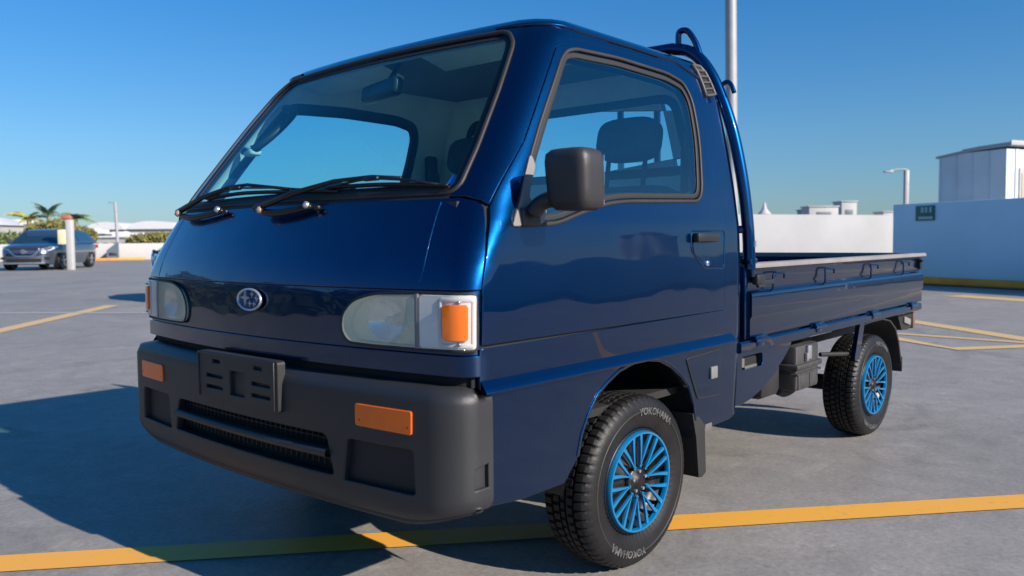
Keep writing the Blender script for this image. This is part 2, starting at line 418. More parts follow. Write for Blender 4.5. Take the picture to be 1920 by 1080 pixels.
# air vent louvres on the rear pillar
for s in (1, -1):
    v = MB(); P = [(s*1.775, 1.405), (s*1.868, 1.408), (s*1.898, 1.318), (s*1.800, 1.306)]
    band(P, .008, .008, mb=v)
    for k in range(6):
        t = k/5; a0 = Vector(P[0]).lerp(Vector(P[3]), t); b0 = Vector(P[1]).lerp(Vector(P[2]), t); band([a0, b0], .006, .009, closed=False, mb=v)
    q = v.build("pillar_vent", mat("vent_grey", (.085, .078, .074), .5), body, True)
    panel("vent_cavity", inset([P[i] for i in range(4)], .002), DARK, body, off=-.0012, edge=False, step=.02)
# filler lid and its pull
for s in (1,):
    P = fillet([(1.5755, .5385), (1.78, .545), (1.795, .4083), (1.658, .4150), (1.62, .47)], .012, 4)
    lid = panel("filler_lid", inset(P, .002), BLUE, body, off=-.0035, thick=.006, step=.03)
    m_ = MB(); band(P, .0045, .003, mb=m_); m_.build("lid_seam", RUBBER, body, True)
    m_ = MB(); p = S0(1.742, .481); m_.box(p+Vector((0, -.005, 0)), (.040, .008, .036), .003); m_.build("lid_catch", mat("catch_grey", (.16, .16, .16), .5), body)
# doors
for s in (1, -1):
    dp = DOORTOP+SEAM[::-1]
    dp = [(.712, .657), (.7178, .7536), (.6845, .871), (.672, .940)]+DOORTOP[1:]
    dp = inset(dp, .0035)
    hp = fillet([(1.583, .892), (1.805, .8927), (1.80, .7817), (1.6727, .7858), (1.589, .837)], .014, 4)
    dr = panel("door", dp, BLUE, T, holes=[WINP], step=.028, mirror=(s < 0), off=-.0004)
    tag(dr, None)
    # backing seal behind the gap
    m_ = MB(); band([(s*x, y) for x, y in [(.712, .6535), (.7178, .7536), (.6845, .871), (.670, .945)]+DOORTOP[1:]+[(1.812, .6535)]], .034, .003, off=.012, mb=m_, closed=True)
    m_.build("door_seal", RUBBER, dr, True)
    # recess outline of the handle, with bowl, grip and keyhole
    h_ = MB(); band([(s*x, y) for x, y in hp], .004, .0022, mb=h_); hh = h_.build("handle_surround", BLUE, dr, True)
    bowl = fillet([(1.595, .865), (1.725, .865), (1.725, .83), (1.70, .815), (1.64, .813), (1.605, .83)], .012, 4)
    panel("handle_bowl", bowl, BLUE, dr, off=-.003, step=.012, mirror=(s < 0), thick=.004)
    g = MB(); p = S0(s*1.66, .874); g.box(p+Vector((0, -s*.012, 0)), (.128, .020, .026), .006); g.build("door_handle", PLASTIC2, dr)
    g = MB(); p = S0(s*1.695, .800); g.lathe([(0, 0), (.008, 0), (.011, .003), (.011, .006)], (p.x, p.y-s*.0045, p.z), n=20, sz=.85); g.build("keyhole", CHROME, dr, True)
    # glazing
    gl = panel("door_window", inset(WINP, -.004), WIN, dr, step=.04, off=.006, edge=False, mirror=(s < 0))
    m_ = MB(); band([(s*x, y) for x, y in inset(WINP, .001)], .009, .004, mb=m_); m_.build("window_gasket", GASKET, dr, True)
    m_ = MB(); band([(s*x, y) for x, y in inset(WINP, .016)], .015, .002, off=.004, mb=m_); m_.build("inner_gasket", RUBBER, dr, True)
    m_ = MB(); band([(s*x, y) for x, y in inset(WINP, .012)], .040, -.008, off=.018, mb=m_); m_.build("inner_frame", mat('inner_frame_navy', (.006, .018, .05), .5), dr, True)
    panel("corner_cover", fillet([(.728, .9), (.834, .907), (.832, .935), (.775, .943), (.748, .965), (.738, 1.03), (.712, 1.055), (.722, .94)], .006, 3), SAIL, dr, off=-.006, thick=.012, step=.02, mirror=(s < 0))
    if s < 0: continue
    # mirror
    c = Vector((-.435, -s*.797, .996))
    bm = bmesh.new(); bmesh.ops.create_cube(bm, size=1)
    bmesh.ops.subdivide_edges(bm, edges=bm.edges[:], cuts=5, use_grid_fill=True)
    V = []; F = []
    for v in bm.verts:
        x, y, z = v.co*2
        def sq(q): return q
        k = (abs(x)**6+abs(y)**6+abs(z)**6)**(1/6); e = 1/k if k else 1
        x, y, z = x*e, y*e, z*e
        w = 1-.10*(1-z)/2
        V.append((x*.042-(z)*.006, y*.056*w, z*.064))
    F = [[v.index for v in f.verts] for f in bm.faces]; bm.free()
    g = MB(); g.add([c+Vector(v) for v in V], F); mo = g.build("door_mirror", MIRROR_P, T, True)
    g = MB(); g.tube([c+Vector((-.01, s*.045, -.036)), c+Vector((-.018, s*.075, -.045)), c+Vector((-.02, s*.098, -.066))], [.022, .019, .020], 12, smooth=4, zs=.85); g.box(c+Vector((-.02, s*.106, -.075)), (.062, .014, .040), .005); g.build("mirror_arm", PLASTIC2, mo, True)
    g = MB(); g.box(c+Vector((.041, 0, 0)), (.003, .09, .104), .001); g.build("mirror_glass", CHROME, mo)
# front panel (hood), band with lamps, lower panel
hood = panel("front_panel", fillet([(-.715, .7725), (0, .7725), (.715, .7725), (.7150, .756), (.6815, .871), (.665, .942), (.655, .953), (.63, .960), (0, .963), (-.63, .960), (-.655, .953), (-.665, .942), (-.6815, .871)], 0, 1) if False else [(-.7085, .7725), (0, .7725), (.7085, .7725), (.6815, .871), (.6655, .940), (.655, .952), (.63, .960), (0, .963), (-.63, .960), (-.655, .952), (-.6655, .940), (-.6815, .871)], BLUE, T, step=.03)
for q in CRE: q.build("panel_crease", BLUE, hood, True)
LAMP = fillet([(.4249, .7600), (.364, .7427), (.3335, .7099), (.3308, .6743), (.3494, .6508), (.42, .6485), (.56, .648), (.695, .650), (.6985, .700), (.695, .764), (.56, .764)], [.03, .03, .03, .03, .02, 0, 0, .012, 0, .012, 0], 4)
bandp = panel("grille_panel", [(-.7165, .641), (0, .641), (.7165, .641), (.7185, .70), (.7165, .7690), (0, .7690), (-.7165, .7690), (-.7185, .70)], BLUE, T, holes=[LAMP, mir(LAMP)], step=.03, off=.006)
low = panel("lower_front_panel", [(-.7125, .598), (.7125, .598), (.7145, .6375), (-.7145, .6375)], BLUE, T, step=.03)
mb = MB()
band([(-.70, .578), (.70, .578)], .07, .002, off=.022, closed=False, mb=mb)  # dark strip standing in for the shade in the gap above the bumper
for h_ in (.771, .639): band([(-.71, h_), (.71, h_)], .03, .002, off=.016, closed=False, mb=mb)
band([(.7085, .57), (.712, .66), (.7165, .7536), (.683, .871), (.667, .95)], .03, .002, off=.016, closed=False, mb=mb)
band([(-.7085, .57), (-.712, .66), (-.7165, .7536), (-.683, .871), (-.667, .95)], .03, .002, off=.016, closed=False, mb=mb)
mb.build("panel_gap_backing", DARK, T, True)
# emblem: oval ring with one large and five small stars
def star(c, r, w=.28):
    P = []
    for i in range(8):
        a = i*PI/4+PI/2; rr = r if i % 2 == 0 else r*w; P.append((c[0]+rr*math.cos(a), c[1]+rr*math.sin(a)))
    return P
EA, EH = .004, .7305
em = MB()
ring = [(EA+.049*math.cos(t*PI/16), EH+.0255*math.sin(t*PI/16)) for t in range(32)]
band(ring, .0048, .005, off=-.001, mb=em, st=.1)
eo = em.build("emblem", EMB, T, True)
for q, (c, r) in enumerate([((EA-.018, EH+.004), .0175), ((EA+.012, EH+.014), .0075), ((EA+.031, EH+.004), .0085), ((EA+.022, EH-.010), .0075), ((EA+.003, EH-.009), .0075), ((EA+.004, EH+.002), .0)][:5]):
    panel("star", star(c, r*1.15), EMB, eo, off=-.004, thick=.004, step=.01, bev=.0005)
panel("emblem_field", [(EA+.047*math.cos(t*PI/16), EH+.024*math.sin(t*PI/16)) for t in range(32)], mat("emblem_blue", (.004, .03, .12), .3, coat=1), eo, off=-.001, step=.012, edge=False)

# headlights
LENS = glass("headlight_lens", (.84, .86, .82), rough=.06, haze=.33, hazecol=(1, .95, .80))
lens_n = LENS.node_tree.nodes; lens_l = LENS.node_tree.links
tcx = lens_n.new("ShaderNodeTexCoord"); wv = lens_n.new("ShaderNodeTexWave"); wv.bands_direction = 'Y'; wv.inputs["Scale"].default_value = 42; wv.inputs["Distortion"].default_value = .4
bpx = lens_n.new("ShaderNodeBump"); bpx.inputs["Strength"].default_value = .6; bpx.inputs["Distance"].default_value = .004
lens_l.new(tcx.outputs["Object"], wv.inputs["Vector"]); lens_l.new(wv.outputs["Fac"], bpx.inputs["Height"])
for nn in lens_n:
    if nn.type == 'BSDF_GLOSSY': lens_l.new(bpx.outputs[0], nn.inputs["Normal"])
CLEAR = glass("signal_outer_lens", (.9, .9, .9), rough=.08, haze=.50, hazecol=(1, .97, .95))
for s in (1, -1):
    L = LAMP if s > 0 else mir(LAMP)
    lo = panel("headlight", inset(L, .003), LENS, T, off=-.001, thick=.006, step=.02)
    panel("reflector", inset(L, .004), REFL, lo, off=.030, step=.02, edge=False)
    # reflector side walls
    w = MB(); V = []; F = []; n = len(L)
    for p in inset(L, .003):
        n_ = nrm(S0, *p); V += [S0(*p)+n_*.001, S0(*p)-n_*.034]
    for i in range(n): j = (i+1) % n; F.append((2*i, 2*j, 2*j+1, 2*i+1))
    w.add(V, F); w.build("lamp_housing", REFL, lo, True)
    # main reflector bowl, bulb
    b_ = MB(); c = S0(s*.455, .702); n_ = nrm(S0, s*.455, .702)
    b_.lathe([(.0, .002), (.012, .004), (.03, .012), (.045, .022), (.052, .028)], (0, 0, 0), ax='X', n=28, sz=.85)
    R = n_.to_track_quat('X', 'Z').to_matrix(); b_.V = [c-n_*.034+R @ v for v in b_.V]; b_.build("bowl", CHROME, lo, True)
    b_ = MB(); b_.tube([c-n_*.030, c-n_*.010], .009, 10); b_.build("bulb", mat("bulb_glass", (.7, .7, .66), .15), lo, True)
    # divider and clear corner, amber block
    b_ = MB(); band([(s*.5395, .650), (s*.5395, .762)], .010, .002, off=-.001, closed=False, mb=b_); b_.build("lamp_divider", SAIL, lo, True)
    cor = fillet([(.549, .654), (.690, .655), (.6925, .759), (.549, .759)], .006, 3)
    if s < 0: cor = mir(cor)
    co = panel("corner_lamp", cor, CLEAR, lo, off=-.0035, thick=.006, step=.02)
    amb = fillet([(.607, .672), (.668, .672), (.669, .741), (.607, .741)], .006, 3)
    if s < 0: amb = mir(amb)
    panel("turn_signal", amb, AMBER, lo, off=-.010, thick=.012, step=.012)
    b_ = MB(); fr_ = fillet([(.597, .660), (.684, .660), (.686, .752), (.597, .752)], .006, 3)
    if s < 0: fr_ = mir(fr_)
    band(fr_, .009, .002, off=-.003, mb=b_); b_.build("signal_rim", mat("milky_rim", (.5, .49, .46), .3, coat=.5), lo, True)
    for (a_, h2) in ((.648, .7475), (.648, .664)):
        b_ = MB(); p = S0(s*a_, h2); n_ = nrm(S0, s*a_, h2); b_.box(p+n_*.006, (.008, .008, .006), .002); b_.build("lens_screw", STEEL, lo, True)
    # dark moulding round the lamp
    b_ = MB(); band(L, .006, .0015, off=.0, mb=b_); b_.build("lamp_gasket", RUBBER, lo, True)

# bumper
fi = pchip([(.245, .060), (.262, .030), (.285, .010), (.315, .001), (.34, 0), (.545, 0), (.566, .006), (.580, .018), (.590, .040), (.60, .075)])
fzb = pchip([(.245, .262), (.262, .268), (.285, .285), (.315, .315), (.545, .545), (.566, .566), (.580, .577), (.590, .582), (.60, .583)])
def SB(a, h):
    s = 1 if a >= 0 else -1; a = abs(a); i = fi(h); xc = -.748+i; Wd = .709-i; R = .075; Rx = .062; ak = .60; ae = .72
    if a <= ak: y = a/ak*(Wd-R); x = xc+.10*y*y
    elif a <= ae:
        ph = (a-ak)/(ae-ak)*PI/2; y = Wd-R+R*math.sin(ph); x = xc+.10*y*y+Rx*(1-math.cos(ph))
    else: y = Wd; x = xc+.10*Wd*Wd+Rx+(a-ae)-i*.8
    z = fzb(h); t = max(0, min(1, (a-.53)/.17)); t = t*t*(3-2*t); c_ = max(0, min(1, (.40-h)/.15)); z += .055*t*c_+.022*c_*(1-t)
    return Vector((x, -s*y, z))
def ab(Y):
    lo_, hi_ = 0, .72
    for _ in range(40):
        q = (lo_+hi_)/2
        if -SB(q, .45).y < Y: lo_ = q
        else: hi_ = q
    return lo_
GR = fillet([(-ab(.362), .350), (ab(.362), .350), (ab(.337), .452), (-ab(.337), .452)], .018, 4)
FOG = fillet([(ab(.385), .345), (ab(.60), .345), (ab(.595), .452), (ab(.40), .452)], .012, 4)
ORG = fillet([(ab(.432), .482), (ab(.593), .480), (ab(.594), .530), (ab(.432), .530)], .006, 3)
CV = fillet([(.700, .352), (.748, .352), (.748, .425), (.700, .418)], .004, 3)
bp_ = panel("front_bumper", [(-.757, .246), (0, .246), (.757, .246), (.757, .42), (.757, .599), (0, .599), (-.757, .599), (-.757, .42)], PLASTIC, T, holes=[GR, FOG, mir(FOG), ORG, mir(ORG), CV, mir(CV)], f=SB, step=.024, thick=.02, bev=.003, bf=.45)
gi = MB()
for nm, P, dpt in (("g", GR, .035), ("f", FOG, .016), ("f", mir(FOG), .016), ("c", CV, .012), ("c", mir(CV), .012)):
    panel("grille_recess" if nm == "g" else "blanking_recess", inset(P, -.002), DARK if nm == "g" else (mat("recess_shade_black", (.009, .009, .010), .6) if nm == "f" else PLASTIC), bp_, f=SB, off=dpt, step=.03, edge=False)  # fog recess floor blacker than the bumper, its shading put into the colour
    w = MB(); V = []; F = []; n = len(P)
    for p in P:
        n_ = nrm(SB, *p); V += [SB(*p)-n_*.002, SB(*p)-n_*(dpt+.004)]
    for i in range(n): j = (i+1) % n; F.append((2*i, 2*j, 2*j+1, 2*i+1))
    w.add(V, F); w.build("recess_wall", PLASTIC2 if nm != "c" else PLASTIC, bp_)
w = MB(); band([(-ab(.342), .408), (ab(.342), .408)], .020, .022, f=SB, off=.012, closed=False, mb=w); w.build("grille_slat", PLASTIC, bp_, True)
w = MB()
for k in range(34): a_ = -ab(.34)+2*ab(.34)*k/33; band([(a_, .368), (a_, .452)], .003, .003, f=SB, off=.028, closed=False, mb=w, st=.1)
for h_ in (.385, .432, .444): band([(-ab(.345), h_), (ab(.345), h_)], .003, .004, f=SB, off=.028, closed=False, mb=w)
w.build("grille_mesh", PLASTIC2, bp_)
for s in (1, -1):
    P = inset(ORG, .002)
    if s < 0: P = mir(P)
    lo = panel("bumper_signal", P, AMBER_D, bp_, f=SB, off=-.004, thick=.012, step=.015)
    w = MB(); band(ORG if s > 0 else mir(ORG), .006, .0025, f=SB, off=.002, mb=w); w.build("signal_surround", PLASTIC2, bp_, True)
    for a_ in (ab(.445), ab(.581)):
        w = MB(); p = SB(s*a_, .496); w.box(p+nrm(SB, s*a_, .496)*.001, (.006, .008, .006), .001); w.build("lens_screw", PLASTIC2, bp_, True)
# lower lip under the bumper
w = MB(); band([(-.745, .262), (0, .262), (.745, .262)], .02, .008, f=SB, off=.004, closed=False, mb=w); w.build("bumper_lip", PLASTIC, bp_, True)
# empty number-plate bracket
P = [(-.176, .4795), (.176, .4795), (.176, .5955), (-.176, .5955)]
def SP(a, h): return Vector((-.758, -a-.004, h))
def rect(x0, x1, y0, y1, r=.004): return fillet([(x0, y0), (x1, y0), (x1, y1), (x0, y1)], r, 3)
holes = [rect(-.033, .036, .495, .560)]
for sx in (-1, 1):
    for y0 in (.502, .530): x0, x1 = sorted((sx*.064, sx*.148)); holes.append(rect(x0, x1, y0, y0+.013))
    x0, x1 = sorted((sx*.075, sx*.115)); holes.append(rect(x0, x1, .568, .581))
pb = panel("plate_bracket", fillet(P, .006, 3), PLASTIC, T, holes=holes, f=SP, step=.03, thick=.022, bev=.002)
w = MB(); w.box((-.742, .004, .5375), (.010, .350, .114), .003); w.build("bracket_back", PLASTIC2, pb)
w = MB()
for sx in (-1, 1): w.box((-.749, .004+sx*.1735, .5375), (.024, .005, .114), .001)
w.box((-.749, .004, .593), (.024, .350, .004), .001)
w.build("bracket_edge", PLASTIC, pb)

# windshield
ws = panel("windshield", inset(WSP, -.003), WSH, T, step=.04, off=.006, edge=False)
w = MB(); band(inset(WSP, .000), .0105, .0045, mb=w); w.build("windshield_gasket", GASKET, ws, True)
w = MB(); band(inset(WSP, .014), .014, .0015, off=.0055, mb=w); w.build("inner_gasket", RUBBER, ws, True)
w = MB(); band([(-.61, .9665), (-.3, .9675), (0, .968), (.3, .9675), (.61, .9665)], .020, .004, off=.004, closed=False, mb=w); w.build("cowl_seal", RUBBER, ws, True)
w = MB(); band([(-.60, .981), (-.3, .983), (0, .984), (.3, .983), (.60, .981)], .022, .0052, off=-.001, closed=False, mb=w); w.build("lower_gasket", RUBBER, ws, True)
st_ = MB(); P = [(.572, .985), (.604, .985), (.602, 1.012), (.590, 1.021)]
panel("inspection_sticker", P, mat("blue_sticker", (.01, .16, .55), .5), ws, off=.009, thick=.001, step=.02)
# wipers
def pt(a, h, o): return S0(a, h)+nrm(S0, a, h)*o
WB = mat("wiper_black", (.004, .004, .004), .45)
for lk, arm, bl, nut, end in (
    ([(-.285, .953, .012), (-.36, .943, .014), (-.47, .936, .016), (-.56, .943, .018)], [(-.585, .950, .026), (-.44, .984, .030), (-.30, 1.010, .026), (-.20, 1.014, .022), (.03, .996, .016)], [(-.455, .991, .014), (-.2, .999, .013), (.245, .984, .012)], (-.562, .944), (-.30, .952)),
    ([(.165, .950, .012), (.09, .939, .016), (.02, .934, .018), (-.035, .939, .020)], [(-.055, .942, .030), (.10, .972, .034), (.235, .998, .028), (.36, 1.006, .022), (.46, 1.001, .018)], [(.19, .994, .014), (.4, .993, .013), (.605, .982, .012)], (-.030, .938), (.155, .949))):
    w = MB(); w.tube([pt(*p) for p in arm], [.0095, .0075, .0050, .0045, .004], 8); w.tube([pt(*p) for p in lk], [.008, .009, .0095, .008], 8, smooth=4)
    o_ = w.build("wiper", WB, T, True)
    w = MB(); q = [pt(*p) for p in bl]; w.tube(q, .0036, 8, smooth=8); q2 = [p-nrm(S0, 0, 1.0)*.007 for p in q]; w.tube(q2, .0024, 6, smooth=8)
    w.build("wiper_blade", WB, o_, True)
    w = MB(); q = catmull([pt(*p) for p in bl], 8); n0 = len(q)
    w.tube([q[int(n0*.10)], q[int(n0*.30)]+Vector((-.006, 0, .009)), q[int(n0*.45)]+Vector((-.010, 0, .013)), q[int(n0*.68)]+Vector((-.006, 0, .009)), q[int(n0*.92)]], .0028, 6); w.box(q[int(n0*.45)]+Vector((-.010, 0, .012)), (.012, .05, .010), .003); w.build("blade_bridge", WB, o_, True)
    w = MB(); w.lathe([(0, .012), (.008, .011), (.010, .004), (.010, 0)], (0, 0, 0), ax='Z', n=14); nn = nrm(S0, *nut); R = nn.to_track_quat('Z', 'Y').to_matrix(); c_ = pt(nut[0], nut[1], .026); w.V = [c_+R @ v for v in w.V]; w.build("arm_nut", mat("brownish_nut", (.38, .26, .20), .4, .3), o_, True)
    w = MB(); w.lathe([(0, .010), (.007, .009), (.009, .003), (.009, 0)], (0, 0, 0), ax='Z', n=14); nn = nrm(S0, *end); c_ = pt(end[0], end[1], .018); w.V = [c_+R @ v for v in w.V]; w.build("pivot_cap", STEEL, o_, True)
    w = MB(); w.box(pt(end[0]+.035, end[1]-.002, .010), (.014, .018, .014), .005); w.build("washer_nozzle", WB, o_, True)
# rear window and interior
rw = panel("rear_window", inset(RWP, -.004), WIN, T, step=.05, off=.006, edge=False, f=lambda a, h: S0(min(a, A3), h) if a <= A3 else Vector((S0(2*A3-a, h).x, -S0(2*A3-a, h).y, S0(2*A3-a, h).z)))
fR2 = lambda a, h: S0(a, h) if a <= A3 else Vector((S0(2*A3-a, h).x, -S0(2*A3-a, h).y, S0(2*A3-a, h).z))
w = MB(); band(inset(RWP, .003), .022, .006, f=fR2, mb=w); band(inset(RWP, .004), .030, -.010, f=fR2, off=.016, mb=w); w.build("window_gasket", RUBBER, rw, True)
# inner lining of the cab
linN = [(0, 1.384), (0, 1.795), (A3, 1.795), (A3, 1.345)]+[p for p in clipped(0)[::-1] if p[0] < A3-.002]+[(A3, 1.085), (A3, .42), (1.2, .42), (.75, .45), (.72, .75), (.735, .89)]
inn = [(.735, .89), (.90, .898)]
lin_out = [(0, 1.385), (0, 1.795), (A3, 1.795), (A3, 1.335)]+[p for p in clipped(0)[::-1] if p[0] < A3-.002]+[(A3, 1.085), (A3, .585), (.72, .585), (.70, .75), (.66, .90), (.612, .955), (.612, 1.07), (.614, 1.2), (.61, 1.36), (.58, 1.383), (.3, 1.385)]
holeW = inset(WINP, -.004)
l1 = panel("cab_lining", lin_out, LINER, T, holes=[holeW], off=.022, step=.04, edge=False)
l2 = panel("tmp", lin_out, LINER, None, holes=[holeW], off=.022, step=.04, edge=False, mirror=True)
lining = join([l1, l2])
inter = MB(); inter.box((.12, 0, 1.408), (.66, .86, .010), .004); inter.build("headliner", ROOFL, T)
inter = MB(); inter.prism([(-.62, .60), (-.585, .955), (-.50, .955), (-.40, .925), (-.36, .86), (-.36, .70)], 'Y', -.60, .60); inter.build("dashboard", PLASTIC2, T)
inter = MB(); inter.box((-.08, 0, .44), (1.15, 1.28, .02)); inter.box((.05, 0, .38), (.9, .80, .06)); inter.build("cab_floor", UNDER, T)
for s in (1, -1):
    y0 = -s*.345
    Rr = Matrix.Rotation(math.radians(12), 3, 'Y')
    w = MB(); w.box((.14, y0, .66), (.46, .47, .13), .05, seg=3); so_ = w.build("seat", SEAT, T, True)
    w = MB(); w.add(*sqblock((.40, y0, .84), (.055, .225, .20), 6, 8, R=Rr)); w.build("seat_back", SEAT, so_, True)
    w = MB(); bm = None; w.add(*sqblock((.455, y0-s*.005, 1.192), (.045, .114, .070), 3.6, 8, R=Rr)); w.build("headrest", SEAT, so_, True)
    for q in (-.07, .07): w = MB(); w.tube([(.43, y0+q, 1.02), (.455, y0+q, 1.16)], .008, 8); w.build("headrest_post", PLASTIC2, so_, True)
w = MB(); cst = Vector((-.30, .33, .965)); pr = []
for k in range(32):
    t = k*PI/16; pr.append(cst+Vector((.10*math.cos(t)+0*math.sin(t), .185*math.sin(t), .085*math.cos(t))))
w.tube(pr, .012, 8, closed=True); w.tube([cst+Vector((0, 0, 0)), cst+Vector((-.12, 0, -.17))], .02, 8); w.tube([pr[8], cst, pr[24]], .012, 6); w.build("steering_wheel", PLASTIC2, T, True)
w = MB(); Rm = Matrix.Rotation(math.radians(-14), 3, 'Z') @ Matrix.Rotation(math.radians(8), 3, 'Y'); w.box((-.275, .005, 1.300), (.035, .215, .052), .014, R=Rm, seg=3); rv = w.build("interior_mirror", PLASTIC2, T, True)
w = MB(); w.tube([(-.26, -.005, 1.32), (-.235, -.01, 1.36), (-.22, -.01, 1.385)], .008, 8, smooth=3); w.build("mirror_stem", PLASTIC2, rv, True)
w = MB(); w.tube([(-.385, .560, 1.165), (-.375, .500, 1.172), (-.33, .470, 1.215), (-.27, .462, 1.275), (-.245, .485, 1.302), (-.235, .545, 1.315)], .013, 8, smooth=5); gh = w.build("grab_handle", PLASTIC2, T, True)
w = MB(); w.add(*sqblock((-.372, .530, 1.163), (.022, .030, .016), 4, 4)); w.build("handle_cap", LINER, gh, True)
for s in (1, -1):
    w = MB(); w.box((.455, -s*.58, 1.155), (.05, .04, .11), .015, seg=3); sb_ = w.build("seat_belt", PLASTIC2, T, True)
    w = MB(); w.box((.450, -s*.555, .92), (.045, .004, .44)); w.build("belt_strap", SEAT, sb_)
for s in (1, -1):
    w = MB(); w.box((-.175, -s*.30, 1.385), (.13, .42, .014), .006, R=Matrix.Rotation(math.radians(14), 3, 'Y')); w.build("sun_visor", LINER, T)
# ---- cargo bed
BX0, BX1 = .605, 2.528
w = MB(); w.box(((BX0+BX1)/2, 0, .553), (BX1-BX0-.02, 1.35, .012)); bed = w.build("cargo_bed", BLUE, T)
w = MB()
for k in range(14): w.box((BX0+.1+k*.135, 0, .562), (.05, 1.28, .008), .002)
w.build("floor_rib", BLUE, bed)
# side sills under the gates
for s in (1, -1):
    w = MB(); pr = [(-.700, .545), (-.700, .520), (-.690, .514), (-.66, .514), (-.66, .551), (-.694, .551)]
    w.prism([(s*y, z) for y, z in pr], 'X', .545, BX1-.02); w.build("bed_sill", BLUE, bed)
def gate_prof(s): return [(s*y, z) for y, z in [(-.672, .556), (-.689, .556), (-.694, .560), (-.694, .618), (-.6975, .622), (-.700, .628), (-.700, .688), (-.699, .696), (-.694, .703), (-.684, .706), (-.682, .722), (-.686, .727), (-.6865, .778), (-.672, .778)]]
for s in (1, -1):
    w = MB(); w.prism(gate_prof(s), 'X', BX0+.012, BX1); g = w.build("side_gate", BLUE, T, auto=50)
    w = MB(); cp = [(s*y, z) for y, z in [(-.660, .774), (-.700, .774), (-.708, .779), (-.709, .788), (-.703, .795), (-.665, .795), (-.659, .790)]]
    w.prism(cp, 'X', BX0+.006, BX1+.014); w.build("rail_cap", CAPM, g, auto=50)
    for x in (.815, 1.275, 1.789, 2.238):      # rope hooks
        w = MB(); w.tube([(x-.045, -s*.690, .700), (x-.045, -s*.702, .706), (x-.045, -s*.702, .752), (x-.042, -s*.702, .756), (x+.040, -s*.702, .756), (x+.043, -s*.702, .752), (x+.043, -s*.702, .738)], .0038, 8, zs=.9); w.build("rope_hook", BLUE, g, True)
    for x in (.68, 1.177, 1.799, 2.36):      # hinges at the foot of the gate
        w = MB(); w.box((x, -s*.700, .553), (.085, .014, .020), .004); w.tube([(x-.05, -s*.706, .549), (x+.05, -s*.706, .549)], .007, 8); w.box((x, -s*.698, .536), (.05, .012, .016), .003); w.build("gate_hinge", BLUE, g)
    w = MB(); w.box((.665, -s*.700, .742), (.060, .022, .034), .006); w.box((.72, -s*.702, .731), (.10, .014, .016), .004); w.box((.655, -s*.712, .722), (.05, .012, .010), .003); w.build("gate_latch", PLASTIC2, g)
    w = MB(); w.box((2.492, -s*.693, .742), (.034, .016, .050), .004); w.tube([(2.47, -s*.704, .757), (2.505, -s*.704, .757)], .006, 8); w.build("rear_latch", PLASTIC2, g)
w = MB(); w.prism([(BX1-.035, .556), (BX1-.005, .556), (BX1, .62), (BX1, .70), (BX1-.012, .706), (BX1-.012, .776), (BX1-.035, .776)], 'Y', -.684, .684); tg = w.build("tailgate", BLUE, T)
w = MB(); w.prism([(BX1-.045, .774), (BX1+.010, .774), (BX1+.010, .795), (BX1-.045, .795)], 'Y', -.700, .700); w.build("rail_cap", CAPM, tg)
w = MB(); w.box((BX0+.004, 0, .668), (.022, 1.372, .232), .004); hb = w.build("bed_headboard", BLUE, T)
# guard frame behind the cab
GX = .604
w = MB()
L = [(GX+.012, -.690, .775), (GX+.012, -.690, .80), (GX+.006, -.686, .92), (GX, -.668, 1.07), (GX-.004, -.635, 1.22), (GX-.008, -.590, 1.345), (GX-.010, -.545, 1.425), (GX-.012, -.495, 1.473), (GX-.012, -.44, 1.490), (GX-.012, -.38, 1.494), (GX-.012, 0, 1.498)]
P = L+[(x, -y, z) for x, y, z in L[:-1][::-1]]
w.tube(P, .0195, 12, smooth=5); gf = w.build("guard_frame", BLUE, T, True)
for y in (-.37, -.225, .225, .37):
    w = MB(); w.tube([(GX, y, .60), (GX-.008, y, 1.20), (GX-.012, y*1.0, 1.485)], .012, 8, smooth=3); w.build("guard_bar", BLUE, gf, True)
w = MB(); w.tube([(GX, -.680, .90), (GX, .680, .90)], .012, 8); w.build("cross_bar", BLUE, gf, True)
for s in (1, -1):
    w = MB(); w.tube([(GX-.012, -s*.452, 1.490), (GX-.012, -s*.452, 1.535), (GX-.012, -s*.463, 1.546), (GX-.012, -s*.485, 1.540), (GX-.010, -s*.512, 1.500), (GX-.010, -s*.53, 1.452)], .0105, 8, smooth=4); w.build("rope_stop", BLUE, gf, True)
    w = MB(); w.tube([(GX-.006, -s*.600, 1.352), (GX-.006, -s*.618, 1.363), (GX-.006, -s*.634, 1.352), (GX-.006, -s*.645, 1.326)], .0075, 8, smooth=4); w.build("rope_hook", BLUE, gf, True)
    w = MB(); w.box((GX+.018, -s*.688, .80), (.052, .034, .020), .005); w.box((GX+.02, -s*.690, .775), (.03, .03, .05), .004); w.build("frame_foot", BLUE, gf)
    w = MB(); w.tube([(GX+.012, -s*.708, z) for z in (.845, .865)], .006, 6); w.build("frame_bolt", STEEL, gf)
GBX = mat('fuel_bracket_grey', (.12, .11, .10), .5)
# ---- lower bodywork behind the cab, with the oval opening
def SQ(a, h): return Vector((a, -.672, h))
def SQm(a, h): return Vector((-a, .672, h))
low_p = [(.535, .512), (.535, .352), (.60, .345), (.68, .355), (.76, .375), (.85, .412), (.93, .455), (.985, .492), (1.0, .512)]
ov = fillet([(.605, .452), (.765, .452), (.765, .498), (.605, .498)], .018, 5)
for s in (1, -1):
    f = SQ if s > 0 else SQm
    q = panel("lower_side_panel", [(s*x, y) for x, y in low_p], BLUE, T, holes=[[(s*x, y) for x, y in ov]], f=f, step=.03, thick=.02)
    w = MB(); w.box((.685, -s*.640, .470), (.20, .02, .07)); w.build("opening_back", DARK, q)
    w = MB(); w.tube([(.625, -s*.66, .49), (.625, -s*.66, .462)], .012, 8); w.box((.70, -s*.655, .455), (.09, .012, .010), .003); w.build("fuel_bracket", GBX, q)
